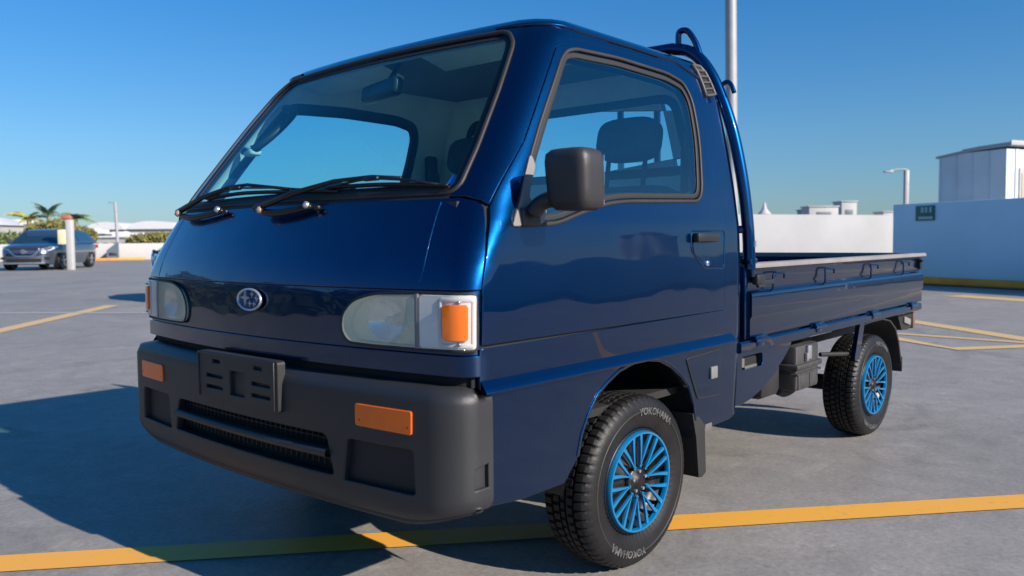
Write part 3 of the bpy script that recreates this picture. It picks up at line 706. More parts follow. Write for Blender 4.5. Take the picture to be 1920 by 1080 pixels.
# ---- chassis
w = MB()
for y in (-.36, .36): w.box((1.05, y, .44), (3.0, .07, .11), .01)
for x in (-.3, .45, 1.0, 1.5, 2.35): w.box((x, 0, .44), (.06, .72, .07), .008)
w.box((2.05, 0, .43), (.75, .62, .16), .05); w.box((1.35, .18, .42), (.5, .36, .16), .04); w.box((.05, 0, .37), (.9, .8, .05), .02)
w.box((1.02, -.42, .42), (.24, .28, .22), .04)
w.tube([(0, -.56, .236), (0, .56, .236)], .028, 10); w.tube([(1.885, -.56, .222), (1.885, .56, .222)], .035, 10); w.box((1.885, 0, .23), (.2, .24, .14), .05)
w.tube([(.2, .1, .30), (.9, .25, .26), (1.5, .3, .27)], .03, 8, smooth=4); w.box((1.55, .33, .28), (.45, .2, .11), .05)
w.build("chassis", UNDER, T)
# inner wheel arches
for s in (1, -1):
    w = MB(); V = []; F = []; n = 20
    pr = [(.275, .30), (.285, .40), (.265, .49), (.20, .548), (.10, .575), (0, .582), (-.10, .575), (-.20, .548), (-.27, .47), (-.30, .34), (-.33, .28)]
    for x, z in pr: V += [(x, -s*.678, z), (x, -s*.40, z)]
    for i in range(len(pr)-1): F.append((2*i, 2*i+1, 2*i+3, 2*i+2))
    k = len(V); pi_ = [q for q in pr if q[0] > -.15]; V += [(x, -s*.40, z) for x, z in pi_]; F.append(tuple(range(k, k+len(pi_))))
    w.add(V, F); w.build("wheel_well", UNDER, T, True)
    # front mud flap with its bracket
    w = MB(); w.prism([(.262, .375), (.285, .375), (.335, .33), (.343, .19), (.320, .180), (.300, .183), (.285, .30)], 'Y', -s*.545 if s > 0 else .545, -s*.688 if s > 0 else .688); w.build("mud_flap", UNDER, T)
    w = MB(); w.box((.362, -s*.672, .320), (.052, .03, .034), .008); w.build("flap_bracket", GBX, T)
    # rear mudguard: black curved sheet ending in the flap
    pr = [(1.70, .508), (1.80, .512), (1.95, .512), (2.05, .496), (2.13, .455), (2.18, .39), (2.215, .31), (2.235, .262)]
    pr2 = [(x+.012, z+.004) for x, z in pr[::-1]]
    w = MB(); w.prism(pr+pr2, 'Y', *( (-.690, -.52) if s > 0 else (.52, .690))); w.box((2.232, -s*.605, .283), (.012, .176, .07), .003); w.build("rear_mudguard", UNDER, T)
    w = MB(); w.prism([(1.655, .515), (1.71, .515), (1.655, .372), (1.600, .372), (1.60, .385)], 'Y', -.690 if s > 0 else .672, -.672 if s > 0 else .690); w.build("mudguard_stay", BLUE, T); w = MB(); w.tube([(1.62, -s*.66, .395), (1.46, -s*.60, .405)], .009, 8); w.build("stay_rod", UNDER, T)
    w = MB(); w.prism([(2.265, .512), (2.50, .512), (2.50, .440), (2.44, .425), (2.33, .43)], 'Y', *((-.66, -.56) if s > 0 else (.56, .66))); tb = w.build("tail_bracket", UNDER, T)
    w = MB(); w.box((2.505, -s*.60, .465), (.03, .14, .08), .008); w.build("tail_lamp", mat("dull_tail_lens", (.16, .10, .07), .4), tb)
    w = MB(); w.box((2.40, -s*.664, .470), (.10, .010, .03), .003, R=Matrix.Rotation(math.radians(12), 3, 'Y')); w.build("tail_plate", CAPM, tb)
# grey battery box with its strap
GB = mat("weathered_grey_box", (.036, .034, .033), .6, var=.35, vscale=22)
w = MB(); w.box((1.155, -.600, .402), (.215, .14, .165), .012); bb = w.build("battery_box", GB, T)
w = MB(); w.box((1.155, -.602, .408), (.236, .155, .020), .005); w.box((1.157, -.602, .382), (.226, .150, .008), .003); w.build("box_strap", GB, bb)
w = MB(); w.box((1.15, -.675, .455), (.035, .014, .052), .005); w.box((1.125, -.677, .44), (.012, .012, .03), .003); w.build("strap_buckle", STEEL, bb)
w = MB(); w.box((1.11, -.672, .352), (.10, .004, .055), .002); w.box((1.20, -.672, .352), (.07, .004, .055), .002); w.build("box_rib", GB, bb)
w = MB(); w.tube([(1.05, -.60, .318), (1.12, -.60, .300), (1.21, -.60, .312)], .016, 8, smooth=4); w.build("drain_hose", UNDER, bb, True)
w = MB(); w.box((.94, -.54, .40), (.16, .18, .18), .03); w.build("air_filter_box", UNDER, T)
w = MB(); w.box((1.40, -.50, .44), (.22, .10, .08), .01); w.build("frame_bracket", UNDER, T)

# ---- wheels
TR = .262
def tyre_mesh(name, parent):
    HW = .071; N = 300
    prof = [(.158, .052), (.165, .060), (.180, .068), (.198, .0725), (.214, .0735), (.217, .0745), (.224, .0735), (.236, .071), (.247, .066), (.2535, .0605), (.2585, .055),
            (.2605, .0495), (.2615, .038), (.2615, .035), (.2530, .034), (.2530, .029), (.2625, .028), (.2625, .014), (.2625, .0115), (.2540, .0105), (.2540, .0065), (.2630, .0055), (.2630, 0)]
    full = [(r, -y) for r, y in prof]+[(r, y) for r, y in prof[:-1][::-1]]
    k = len(full); V = []; F = []
    for i in range(N):
        a = 2*PI*i/N
        for j, (r, y) in enumerate(full):
            q = abs(y); sh = 0
            if .034 < q < .058 and i % 5 == 0: sh = .0055
            if .012 < q < .0285 and (i+2) % 5 == 0: sh = .0055
            if q < .006 and i % 5 == 1: sh = .004
            if .058 <= q < .067 and i % 5 == 0: sh = .003
            rr = r-sh; sk = 0 if q > .03 else (q-.02)*.25
            V.append((rr*math.cos(a+sk), y, rr*math.sin(a+sk)))
    for i in range(N):
        for j in range(k-1): F.append((i*k+j, i*k+j+1, ((i+1) % N)*k+j+1, ((i+1) % N)*k+j))
    w = MB(); w.add(V, F); return w.build(name, TYRE, parent, auto=18)
def text_ring(word, r, size, start, y, parent, m):
    cu = D.curves.new("lettering", 'FONT'); cu.body = word; cu.size = size; cu.extrude = .0012; cu.align_x = 'CENTER'; cu.resolution_u = 3; cu.offset = .0007
    o = D.objects.new("lettering", cu); sc.collection.objects.link(o); bpy.context.view_layer.update()
    me = D.meshes.new_from_object(o.evaluated_get(bpy.context.evaluated_depsgraph_get())); sc.collection.objects.unlink(o); D.objects.remove(o)
    for v in me.vertices:
        x, h, zz = v.co
        a = start-x/r; rr = r+h; q = Vector((rr*math.cos(a), y-zz, rr*math.sin(a))); v.co = q
    me.materials.append(m); me.update()
    return link(D.objects.new("tyre_lettering", me), parent)
def cover(parent):
    w = MB(); Y0 = -.071
    def ring(r0, r1, y0, y1):
        w.lathe([(r0, y0+.006), (r0, y0), (r0+.003, y1), (r1-.003, y1), (r1, y0), (r1, y0+.006)], (0, 0, 0), n=72)
    ring(.1425, .154, Y0+.004, Y0-.002)
    K = 10
    for k in range(K):
        a0 = 2*PI*k/K+.12
        for sg in (-1, 1):
            V = []; F = []; m_ = 8
            for i in range(m_+1):
                t = i/m_; r = .050+(.146-.050)*t
                ac = a0+sg*(.09+.115*t**.8 if False else .20*(t**.62)*(.9)+.01)*1.0
                wd = (.0024+.0064*t)
                y = Y0+.006*(1-t)
                c = Vector((r*math.cos(ac), 0, r*math.sin(ac))); tn = Vector((-math.sin(ac), 0, math.cos(ac)))
                for q, yy in ((-1, y+.006), (-.8, y), (.8, y), (1, y+.006)): V.append(c+tn*wd*q*.8+Vector((0, yy, 0)))
            for i in range(m_):
                for j in range(3): F.append((4*i+j, 4*i+j+1, 4*i+5+j, 4*i+4+j))
            w.add(V, F)
        # rounded foot joining the two arms of a loop
        V = []; F = []
        for i in range(9):
            t = -1+i/4; ac = a0+.12*t; r = .050-.006*(1-t*t)
            for dr, yy in ((-.003, Y0+.012), (-.002, Y0+.006), (.003, Y0+.006), (.004, Y0+.012)): V.append(((r+dr)*math.cos(ac), yy, (r+dr)*math.sin(ac)))
        for i in range(8):
            for j in range(3): F.append((4*i+j, 4*i+j+1, 4*i+5+j, 4*i+4+j))
        w.add(V, F)
    return w.build("wheel_cover", RIMBLUE, parent, auto=40)
def wheel():
    w = MB(); w.lathe([(0, -.048), (.035, -.050), (.06, -.046), (.085, -.030), (.12, -.028), (.138, -.040), (.150, -.058), (.160, -.062), (.160, -.052), (.150, .05)], (0, 0, 0), n=48)
    o = w.build("wheel", WHEELBLK, T, True)
    tyre_mesh("tyre", o)
    tl = text_ring("YOKOHAMA", .205, .030, -PI/2-.35, -.0742, o, TYRE_L)
    text_ring("YOKOHAMA", .205, .030, PI/2-.35, -.0742, o, TYRE_L)
    w = MB(); w.lathe([(.2145, -.0740), (.2150, -.0752), (.2168, -.0755), (.2175, -.0745)], (0, 0, 0), n=72); w.build("tyre_ridge", mat("gloss_ring_rubber", (.035, .034, .035), .5), o, True)  # ridge coloured lighter to stand in for glossy arcs on the sidewall
    cover(o)
    w = MB(); w.lathe([(0, -.068), (.018, -.068), (.022, -.064), (.040, -.060), (.046, -.056), (.046, -.045)], (0, 0, 0), n=24); h = w.build("hub_cap", WHEELBLK, o, True)
    for k in range(5):
        a = 2*PI*k/5+.3; w = MB(); w.tube([(.031*math.cos(a), -.058, .031*math.sin(a)), (.031*math.cos(a), -.068, .031*math.sin(a))], .0052, 6); w.build("wheel_nut", STEEL, o)
    return o
def copy_tree(o, parent=None):
    c = o.copy(); sc.collection.objects.link(c); c.parent = parent
    for ch in list(o.children): copy_tree(ch, c)
    return c
w0 = wheel()
zf, zr = .239, .232
SF, SR = (zf-.014)/TR, (zr-.014)/TR
specs = [((0, -.612, zf), SF, 0), ((1.885, -.612, zr), SR, .9), ((0, .612, zf), SF, PI), ((1.885, .612, zr), SR, PI)]
for i, (loc, zs, rt) in enumerate(specs):
    o = w0 if i == 0 else copy_tree(w0, T)
    o.parent = T; o.location = loc; o.scale = (.94 if i in (0, 2) else 1, 1, zs)
    if loc[1] > 0: o.rotation_euler = (0, 0, PI)
# ================================================================== the place
def ground_mat():
    m = D.materials.new("coated_deck"); m.use_nodes = True; n = m.node_tree.nodes; l = m.node_tree.links; b = n["Principled BSDF"]
    tc = n.new("ShaderNodeTexCoord")
    def noise(sc_, det=6, rough=.6, dist=0):
        q = n.new("ShaderNodeTexNoise"); q.inputs["Scale"].default_value = sc_; q.inputs["Detail"].default_value = det; q.inputs["Roughness"].default_value = rough; q.inputs["Distortion"].default_value = dist
        l.new(tc.outputs["Object"], q.inputs["Vector"]); return q
    def ramp(src, p0, p1, c0, c1):
        r = n.new("ShaderNodeValToRGB"); r.color_ramp.elements[0].position = p0; r.color_ramp.elements[1].position = p1
        r.color_ramp.elements[0].color = (*c0, 1); r.color_ramp.elements[1].color = (*c1, 1); l.new(src, r.inputs[0]); return r
    def mix(a, bb, f, mode='MULTIPLY'):
        x = n.new("ShaderNodeMix"); x.data_type = 'RGBA'; x.blend_type = mode
        if isinstance(f, float): x.inputs[0].default_value = f
        else: l.new(f, x.inputs[0])
        l.new(a, x.inputs[6]); l.new(bb, x.inputs[7]); return x.outputs[2]
    c = ramp(noise(.55, 10, .72, .9).outputs["Fac"], .28, .72, (.200, .190, .178), (.298, .280, .258)).outputs[0]
    fine = ramp(noise(55, 6, .8).outputs["Fac"], .3, .7, (.72, .72, .72), (1.24, 1.24, 1.24)).outputs[0]
    c = mix(c, fine, 1.0)
    grit = ramp(noise(420, 2, .6).outputs["Fac"], .35, .65, (.85, .85, .85), (1.12, 1.12, 1.12)).outputs[0]
    c = mix(c, grit, .8)
    st = ramp(noise(1.3, 8, .7, 1.2).outputs["Fac"], .56, .72, (1, 1, 1), (.64, .63, .62)).outputs[0]
    c = mix(c, st, .9)
    md = ramp(noise(7, 6, .7, .4).outputs["Fac"], .3, .7, (.86, .86, .86), (1.12, 1.12, 1.12)).outputs[0]
    c = mix(c, md, 1.0)
    pt_ = ramp(noise(3.1, 9, .75, 2.0).outputs["Fac"], .36, .46, (1.22, 1.20, 1.18), (1, 1, 1)).outputs[0]
    c = mix(c, pt_, .8)
    # scattered small dark marks (drips, rubber)
    v = n.new("ShaderNodeTexVoronoi"); v.inputs["Scale"].default_value = 1.1; l.new(tc.outputs["Object"], v.inputs["Vector"])
    nd = noise(9, 3); ad = n.new("ShaderNodeMath"); ad.operation = 'MULTIPLY_ADD'; l.new(nd.outputs["Fac"], ad.inputs[0]); ad.inputs[1].default_value = .10; l.new(v.outputs["Distance"], ad.inputs[2])
    sx = n.new("ShaderNodeSeparateXYZ"); l.new(v.outputs["Color"], sx.inputs[0]); gt = n.new("ShaderNodeMath"); gt.operation = 'GREATER_THAN'; gt.inputs[1].default_value = .38; l.new(sx.outputs[0], gt.inputs[0])
    a2 = n.new("ShaderNodeMath"); l.new(ad.outputs[0], a2.inputs[0]); l.new(gt.outputs[0], a2.inputs[1])
    sp = ramp(a2.outputs[0], .10, .135, (.62, .61, .60), (1, 1, 1)).outputs[0]
    c = mix(c, sp, .75)
    l.new(c, b.inputs["Base Color"]); b.inputs["Roughness"].default_value = .62; b.inputs["Specular IOR Level"].default_value = .35
    bp = n.new("ShaderNodeBump"); bp.inputs["Strength"].default_value = .35; bp.inputs["Distance"].default_value = .003
    l.new(noise(260, 3).outputs["Fac"], bp.inputs["Height"]); l.new(bp.outputs[0], b.inputs["Normal"])
    return m
GM = ground_mat()
w = MB(); w.add([(-900, -900, 0), (900, -900, 0), (900, 900, 0), (-900, 900, 0)], [(0, 1, 2, 3)]); g = w.build("ground", GM); tag(g, kind="structure")
def line_mat(name, col, wear):
    m = D.materials.new(name); m.use_nodes = True; n = m.node_tree.nodes; l = m.node_tree.links; b = n["Principled BSDF"]
    tc = n.new("ShaderNodeTexCoord"); q = n.new("ShaderNodeTexNoise"); q.inputs["Scale"].default_value = 30; q.inputs["Detail"].default_value = 8; q.inputs["Roughness"].default_value = .7
    l.new(tc.outputs["Object"], q.inputs["Vector"]); r = n.new("ShaderNodeValToRGB"); r.color_ramp.elements[0].position = wear-.05; r.color_ramp.elements[1].position = wear+.06
    r.color_ramp.elements[0].color = (*[c*.6+.08 for c in col], 1); r.color_ramp.elements[1].color = (*col, 1)
    l.new(q.outputs["Fac"], r.inputs[0]); l.new(r.outputs[0], b.inputs["Base Color"]); b.inputs["Roughness"].default_value = .6
    return m
YEL = line_mat("yellow_line_paint", (.74, .36, .045), .36)
YELF = line_mat("worn_yellow_paint", (.62, .42, .17), .42)
WHT = line_mat("faded_white_paint", (.40, .38, .36), .45)
def stripe(name, pts, wd, m, z=.004):
    V = []; F = []; P = [Vector((p[0], p[1])) for p in pts]
    for i, p in enumerate(P):
        t = (P[min(i+1, len(P)-1)]-P[max(i-1, 0)]).normalized(); o = Vector((-t.y, t.x))*wd/2
        V += [(p.x+o.x, p.y+o.y, z), (p.x-o.x, p.y-o.y, z)]
    for i in range(len(P)-1): F.append((2*i, 2*i+1, 2*i+3, 2*i+2))
    w = MB(); w.add(V, F); o = w.build(name, m); tag(o, kind="structure"); return o
stripe("parking_line", [(-3.43, 2.63), (5.2, -4.73)], .122, YEL)
stripe("parking_line", [(3.15, 10.0), (-.6, 5.63)], .20, YELF)
stripe("parking_line", [(3.9, 15.3), (-3.5, 14.1)], .16, WHT)
stripe("parking_line", [(3.0, 8.2), (2.6, 8.7), (-1.0, 13.5)], .14, WHT, .0042)
stripe("parking_line", [(7.45, .95), (4.2, -2.72)], .20, YELF)
stripe("parking_line", [(5.55, .32), (5.095, -.266), (6.6, -1.45)], .15, YELF, .0048)
stripe("parking_line", [(5.93, .8), (5.84, -.60), (5.75, -1.8)], .11, YELF, .0044)
stripe("parking_line", [(11.40, 1.18), (10.2, -1.15)], .42, YELF)
stripe("parking_line", [(13.1, 2.55), (11.3, -.98)], .30, WHT)
# --- perimeter walls: light side wall, tall blue-grey wall
def wallmat(name, col, var=.06):
    m = mat(name, col, .85, var=var, vscale=.9, bump=.3, bscale=12); return m
WALLW = wallmat("painted_wall", (.33, .332, .335), .08); WALLB = wallmat("wall_shade_blue", (.50, .70, .80), .05)  # the blue wall colour has the bluish shade put into it
WHITE = mat("white_render", (.44, .435, .425), .8, var=.05); YKERB = mat("yellow_kerb_paint", (.90, .30, .006), .6, var=.15, vscale=3)
def wall(name, p, q, h, t, m, label, cat="wall", cap=None):
    "wall along p->q; thickness to the left of the direction"
    p = Vector((p[0], p[1], 0)); q = Vector((q[0], q[1], 0)); d = q-p; a = math.atan2(d.y, d.x); L = d.length
    R = empty(name, p, a); tag(R, label, cat, 'walls round the deck')
    w = MB(); w.box((L/2, t/2, h/2), (L, t, h), .01); w.build("wall_face", m, R)
    if cap: w = MB(); w.box((L/2, t/2, h+.02), (L+.02, t+.04, .04), .008); w.build("coping", cap, R)
    return R, a, L
wallB, angB, LB = wall("boundary_wall", (14.62, 2.98), (11.2, -4.05), 1.475, .22, WALLB, "tall plain pale wall, tinted blue for its shade, with a yellow kerb along its foot")
w = MB(); w.box((LB/2, -.09, .085), (LB-.1, .16, .115), .012); 
w.build("kerb", YKERB, wallB)
wallS, _, _ = wall("side_wall", (14.85, 3.3-.2), (-.2+24.5, -1.7), .01, .2, WALLW, "x") if False else (None, None, None)
# sunlit wall behind the cargo bed
D1 = Vector((.9, -.43)).normalized()
def ray2(px, d):
    a = math.radians(41.19)-math.atan((px-960)/1537.3); k = d/math.cos(math.atan((px-960)/1537.3))
    return Vector((-1.8095+math.cos(a)*k, -1.8232+math.sin(a)*k))
e_ = ray2(1690, 22.6); s_ = e_-D1*9.5
wall("parapet_wall", (s_.x, s_.y), (e_.x, e_.y), 1.47, .2, WALLW, "long sunlit off-white wall beyond the cargo bed")
# --- far left parapet with pier and yellow kerb
a_ = Vector((17.8, 45.2)); s_ = a_-D1*26; e_ = a_+D1*30
wall("parapet_wall", (s_.x, s_.y), (e_.x, e_.y), .92, .2, WHITE, "low white parapet wall behind the grey-blue car and the dark bin")
p = a_+D1*.2; q_ = Vector((-.43, -.9)).normalized()
kb = empty("kerb_island", (p.x+q_.x*1.0, p.y+q_.y*1.0, 0), math.atan2(D1.y, D1.x)); tag(kb, "yellow painted kerb island at the foot of the white parapet", "kerb")
w = MB(); w.box((0, 0, .06), (3.4, 1.0, .12), .04); w.build("kerb_stone", YKERB, kb)
bn = empty("litter_bin", (p.x+q_.x*.9+D1.x*.1, p.y+q_.y*.9+D1.y*.1, .12), math.atan2(D1.y, D1.x)); tag(bn, "dark slanted-top bin on the yellow kerb before the white wall", "bin")
w = MB(); w.prism([(-.32, 0), (.26, 0), (.26, .86), (.10, .78), (-.32, .42)], 'Y', -.4, .4); w.build("bin_body", mat("bin_blue", (.07, .10, .14), .6), bn)
w = MB(); w.box((0, -.41, .22), (.4, .02, .16), .01); w.build("flap", PLASTIC2, bn)
# --- shelter
sh_c = ray2(1884, 22.0); DB = Vector((.43, .9)).normalized()
sh = empty("roof_shelter", (sh_c.x, sh_c.y, 0), math.atan2(DB.y, DB.x)); tag(sh, "pale metal clad stair shelter with flat roof behind the tall wall", "shelter")
PANELM = mat("pale_metal_cladding", (.60, .66, .70), .5, .0, var=.08, vscale=1.2)
w = MB(); Ls = 2.05
w.box((Ls/2, -1.6, 1.6), (Ls, 3.2, 3.2)); w.build("shelter_wall", PANELM, sh)
w = MB()
for x in (.02, .52, 1.02, 1.52, 2.03): w = MB(); w.box((x, .012, 1.6), (.05, .03, 3.18), .004); w.build("cladding_batten", PANELM, sh)
for y in (-.35, -3.18): w = MB(); w.box((-.012, y, 1.6), (.03, .06, 3.18), .004); w.build("corner_post", PANELM, sh)
w = MB(); w.box((-.012, -.95, 1.35), (.04, .95, 2.7), .01); sd = w.build("door_frame", WHITE, sh); w = MB(); w.box((-.03, -.95, 1.3), (.03, .80, 2.5), .01); w.build("door", mat("tan_door", (.42, .33, .24), .6), sd)
w = MB(); w.prism([(-.12, 3.26), (1.0, 3.22), (Ls+.10, 3.12), (Ls+.10, 3.18), (1.3, 3.27), (1.3, 3.30), (.7, 3.34), (-.12, 3.36)], 'Y', .05, -3.4); w.build("flat_roof", mat("roof_sheet", (.33, .35, .37), .5), sh)
w = MB(); w.box((-.13, -1.7, 3.34), (.04, 3.5, .13), .01); w.build("fascia", WHITE, sh)
# --- sign on the blue wall
sg = empty("wall_sign"); tag(sg, "small dark green sign with pale lettering high on the tall wall", "sign")
u = .72; sg.parent = None; sg.location = (14.62+math.cos(angB)*u, 2.98+math.sin(angB)*u, 1.29); sg.rotation_euler = (0, 0, angB)
w = MB(); w.box((0, -.012, 0), (.40, .02, .27), .004); w.build("sign_plate", mat("sign_green", (.02, .12, .11), .5), sg)
w = MB()
w.box((.02, -.024, -.085), (.30, .004, .05)); 
for x, ww in ((-.05, .06), (.03, .05), (.12, .05)): w.box((x, -.024, .06), (ww, .004, .10), .002)
w.build("sign_lettering", mat("sign_pale", (.30, .45, .45), .5), sg)
# --- lamp posts
POLE = mat("galvanised_pole", (.33, .33, .33), .5, .1, var=.08, vscale=4)
pp = ray2(1370, 15.0)
lp = empty("lamp_post", (pp.x, pp.y, 0)); tag(lp, "tall pale lamp post rising out of frame behind the truck bed", "lamp post", "lamp posts on and around the deck")
w = MB(); w.tube([(.06, -.02, 0), (.0, 0, 3.2), (-.06, .02, 7.0)], [.108, .103, .098], 20, smooth=2); w.build("pole", POLE, lp, True)
w = MB(); w.tube([(-.06, .02, 6.95), (.3, -.6, 7.15), (.7, -1.3, 7.2)], .04, 10, smooth=4); w.box((.85, -1.55, 7.2), (.3, .6, .09), .03, R=Matrix.Rotation(.5, 3, 'Z')); w.build("lamp_arm", POLE, lp)
w = MB(); w.box((.06, -.02, .02), (.42, .42, .04), .01); w.build("base_plate", STEEL, lp)
pp = ray2(1697, 30); rr_ = Vector((math.sin(yaw), -math.cos(yaw)))
lp2 = empty("lamp_post", (pp.x, pp.y, 0), math.atan2(rr_.y, rr_.x)); tag(lp2, "short grey lamp post with one lamp arm, standing behind the green-signed wall", "lamp post", "lamp posts on and around the deck")
w = MB(); w.box((0, 0, 1.65), (.15, .15, 3.3), .02); w.build("pole", POLE, lp2)
w = MB(); w.tube([(.02, 0, 3.32), (-.25, 0, 3.33), (-.6, 0, 3.28)], .035, 8); w.build("lamp_arm", POLE, lp2)
w = MB(); w.box((-.66, 0, 3.25), (.32, .16, .06), .02); w.build("lamp_head", mat("lamp_head_grey", (.35, .36, .38), .4), lp2)
pp = ray2(221, 62)
lp3 = empty("lamp_post", (pp.x, pp.y, 0), math.atan2(rr_.y, rr_.x)); tag(lp3, "slim distant pale lamp post rising above the round white roofs", "lamp post", "lamp posts on and around the deck")
w = MB(); w.tube([(.10, 0, 0), (-.02, 0, 4.05)], [.13, .10], 10); w.build("pole", POLE, lp3)
w = MB(); w.box((-.28, 0, 4.02), (.5, .16, .06), .02); w.build("lamp_head", POLE, lp3)
# --- white post with red cap and cream box
pp = Vector((9.4, 28.05)); ps = empty("call_post", (pp.x, pp.y, 0), math.atan2(rr_.y, rr_.x)); tag(ps, "white post with red top and cream box standing by the parked car", "post")
w = MB(); w.box((0, 0, .86), (.20, .20, 1.72), .02); w.build("post_body", WHITE, ps)
w = MB(); w.box((-.08, 0, 1.80), (.34, .24, .16), .05); w.build("red_cap", mat("faded_red", (.42, .13, .10), .6), ps)
w = MB(); w.box((-.24, -.02, 1.13), (.26, .2, .50), .02); w.build("cream_box", mat("cream_box", (.80, .68, .40), .5), ps)
w = MB(); w.box((.20, 0, 1.88), (.26, .1, .06), .02); w.build("camera_arm", PLASTIC2, ps)
# --- roof-top units beyond the lit wall
def unit(px, d, z0, wd, h, label, m=WHITE, grp=None, dep=1.2):
    pp = ray2(px, d); o = empty("rooftop_unit", (pp.x, pp.y, 0), math.atan2(rr_.y, rr_.x)); tag(o, label, "rooftop unit", "units on the roofs beyond the wall")
    w = MB(); w.box((0, 0, z0/2+h/2), (wd, dep, z0+h), .02); w.build("casing", m, o)
    w = MB(); w.box((0, -dep/2-.01, z0+h*.35), (wd*.5, .02, h*.3), .01); w.build("vent", mat("unit_vent", (.16, .18, .2), .6), o)
    w = MB(); w.box((0, 0, z0+h+.03), (wd+.1, dep+.1, .06), .01); w.build("lid", m, o)
unit(1536, 44, 1.98, 1.55, .52, "long low white rooftop unit beyond the sunlit wall, beside the taller white block")
unit(1583, 46, 1.98, .85, .86, "taller white block on the roofs beyond the lit wall")
unit(1508, 47, 1.98, .45, .46, "small blue-grey unit beside the low white unit beyond the wall", mat("unit_grey", (.24, .27, .30), .6))
unit(1655, 46, 1.95, .55, .30, "small pale rooftop box beyond the sunlit wall, beside the tall shaded wall")
pp = ray2(1433, 46); o = empty("roof_finial", (pp.x, pp.y, 0)); tag(o, "small white pointed finial on a roof beyond the lit wall", "finial")
w = MB(); w.lathe([(.32, 0), (.36, 2.2), (.38, 2.22), (.14, 2.5), (.05, 2.85), (0, 2.9)], (0, 0, 0), ax='Z', n=16); w.build("spire", WHITE, o)
# --- reflected surroundings behind the camera: parapet, stair tower
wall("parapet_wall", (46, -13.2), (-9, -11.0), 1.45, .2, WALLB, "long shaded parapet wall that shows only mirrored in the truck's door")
st2 = empty("stair_tower", (22.0, -13.7, 0), .03); tag(st2, "white stair tower that shows only as a pale column mirrored in the truck's door", "stair tower")
w = MB(); w.box((0, 0, 1.5), (1.35, 1.0, 3.0), .02); w.build("tower_wall", WHITE, st2)
w = MB(); w.box((0, 0, 3.06), (1.55, 1.2, .12), .02); w.build("tower_roof", WHITE, st2)

def added_hedge(name, P, h, m, label, n=5000, seed=1, dep=.8):  # unseen row of foliage, added for the dark reflection in the nose panel
    rnd = random.Random(seed); P = [Vector(p) for p in P]; R = empty(name, (P[0].x, P[0].y, 0)); tag(R, label, "added_hedge"); V = []; F = []; b = P[0].to_3d()
    L = P[1]-P[0]; nn = Vector((-L.y, L.x)).normalized()
    for i in range(n):
        t = rnd.random(); z = rnd.random()**.8; q = P[0]+L*t+nn*rnd.gauss(0, dep*.4)
        hh = h*(1+.22*math.sin(t*23)+.12*math.sin(t*61+2)); c = Vector((q.x, q.y, z*hh))-b
        u = Vector((rnd.uniform(-1, 1), rnd.uniform(-1, 1), rnd.uniform(-1, 1))).normalized(); v = u.orthogonal().normalized(); s = .28*rnd.uniform(.6, 1.4); k = len(V)
        V += [c-u*s, c+v*s*.6, c+u*s, c-v*s*.6]; F.append((k, k+1, k+2, k+3))
    w = MB(); w.add(V, F); w.build("foliage", m, R)
    w = MB(); w.box((L.x/2, L.y/2, h*.4), (L.length, dep*.5, h*.8), .1, R=Matrix.Rotation(math.atan2(L.y, L.x), 3, 'Z')); w.build("stem", m, R)
added_hedge("added_hedge", [(-12, 3.4), (-2.6, 11.2)], 1.9, mat("dark_hedge_leaf", (.02, .035, .012), .7, var=.4, vscale=2), "long dark hedge in front of the truck, seen mirrored in its nose")
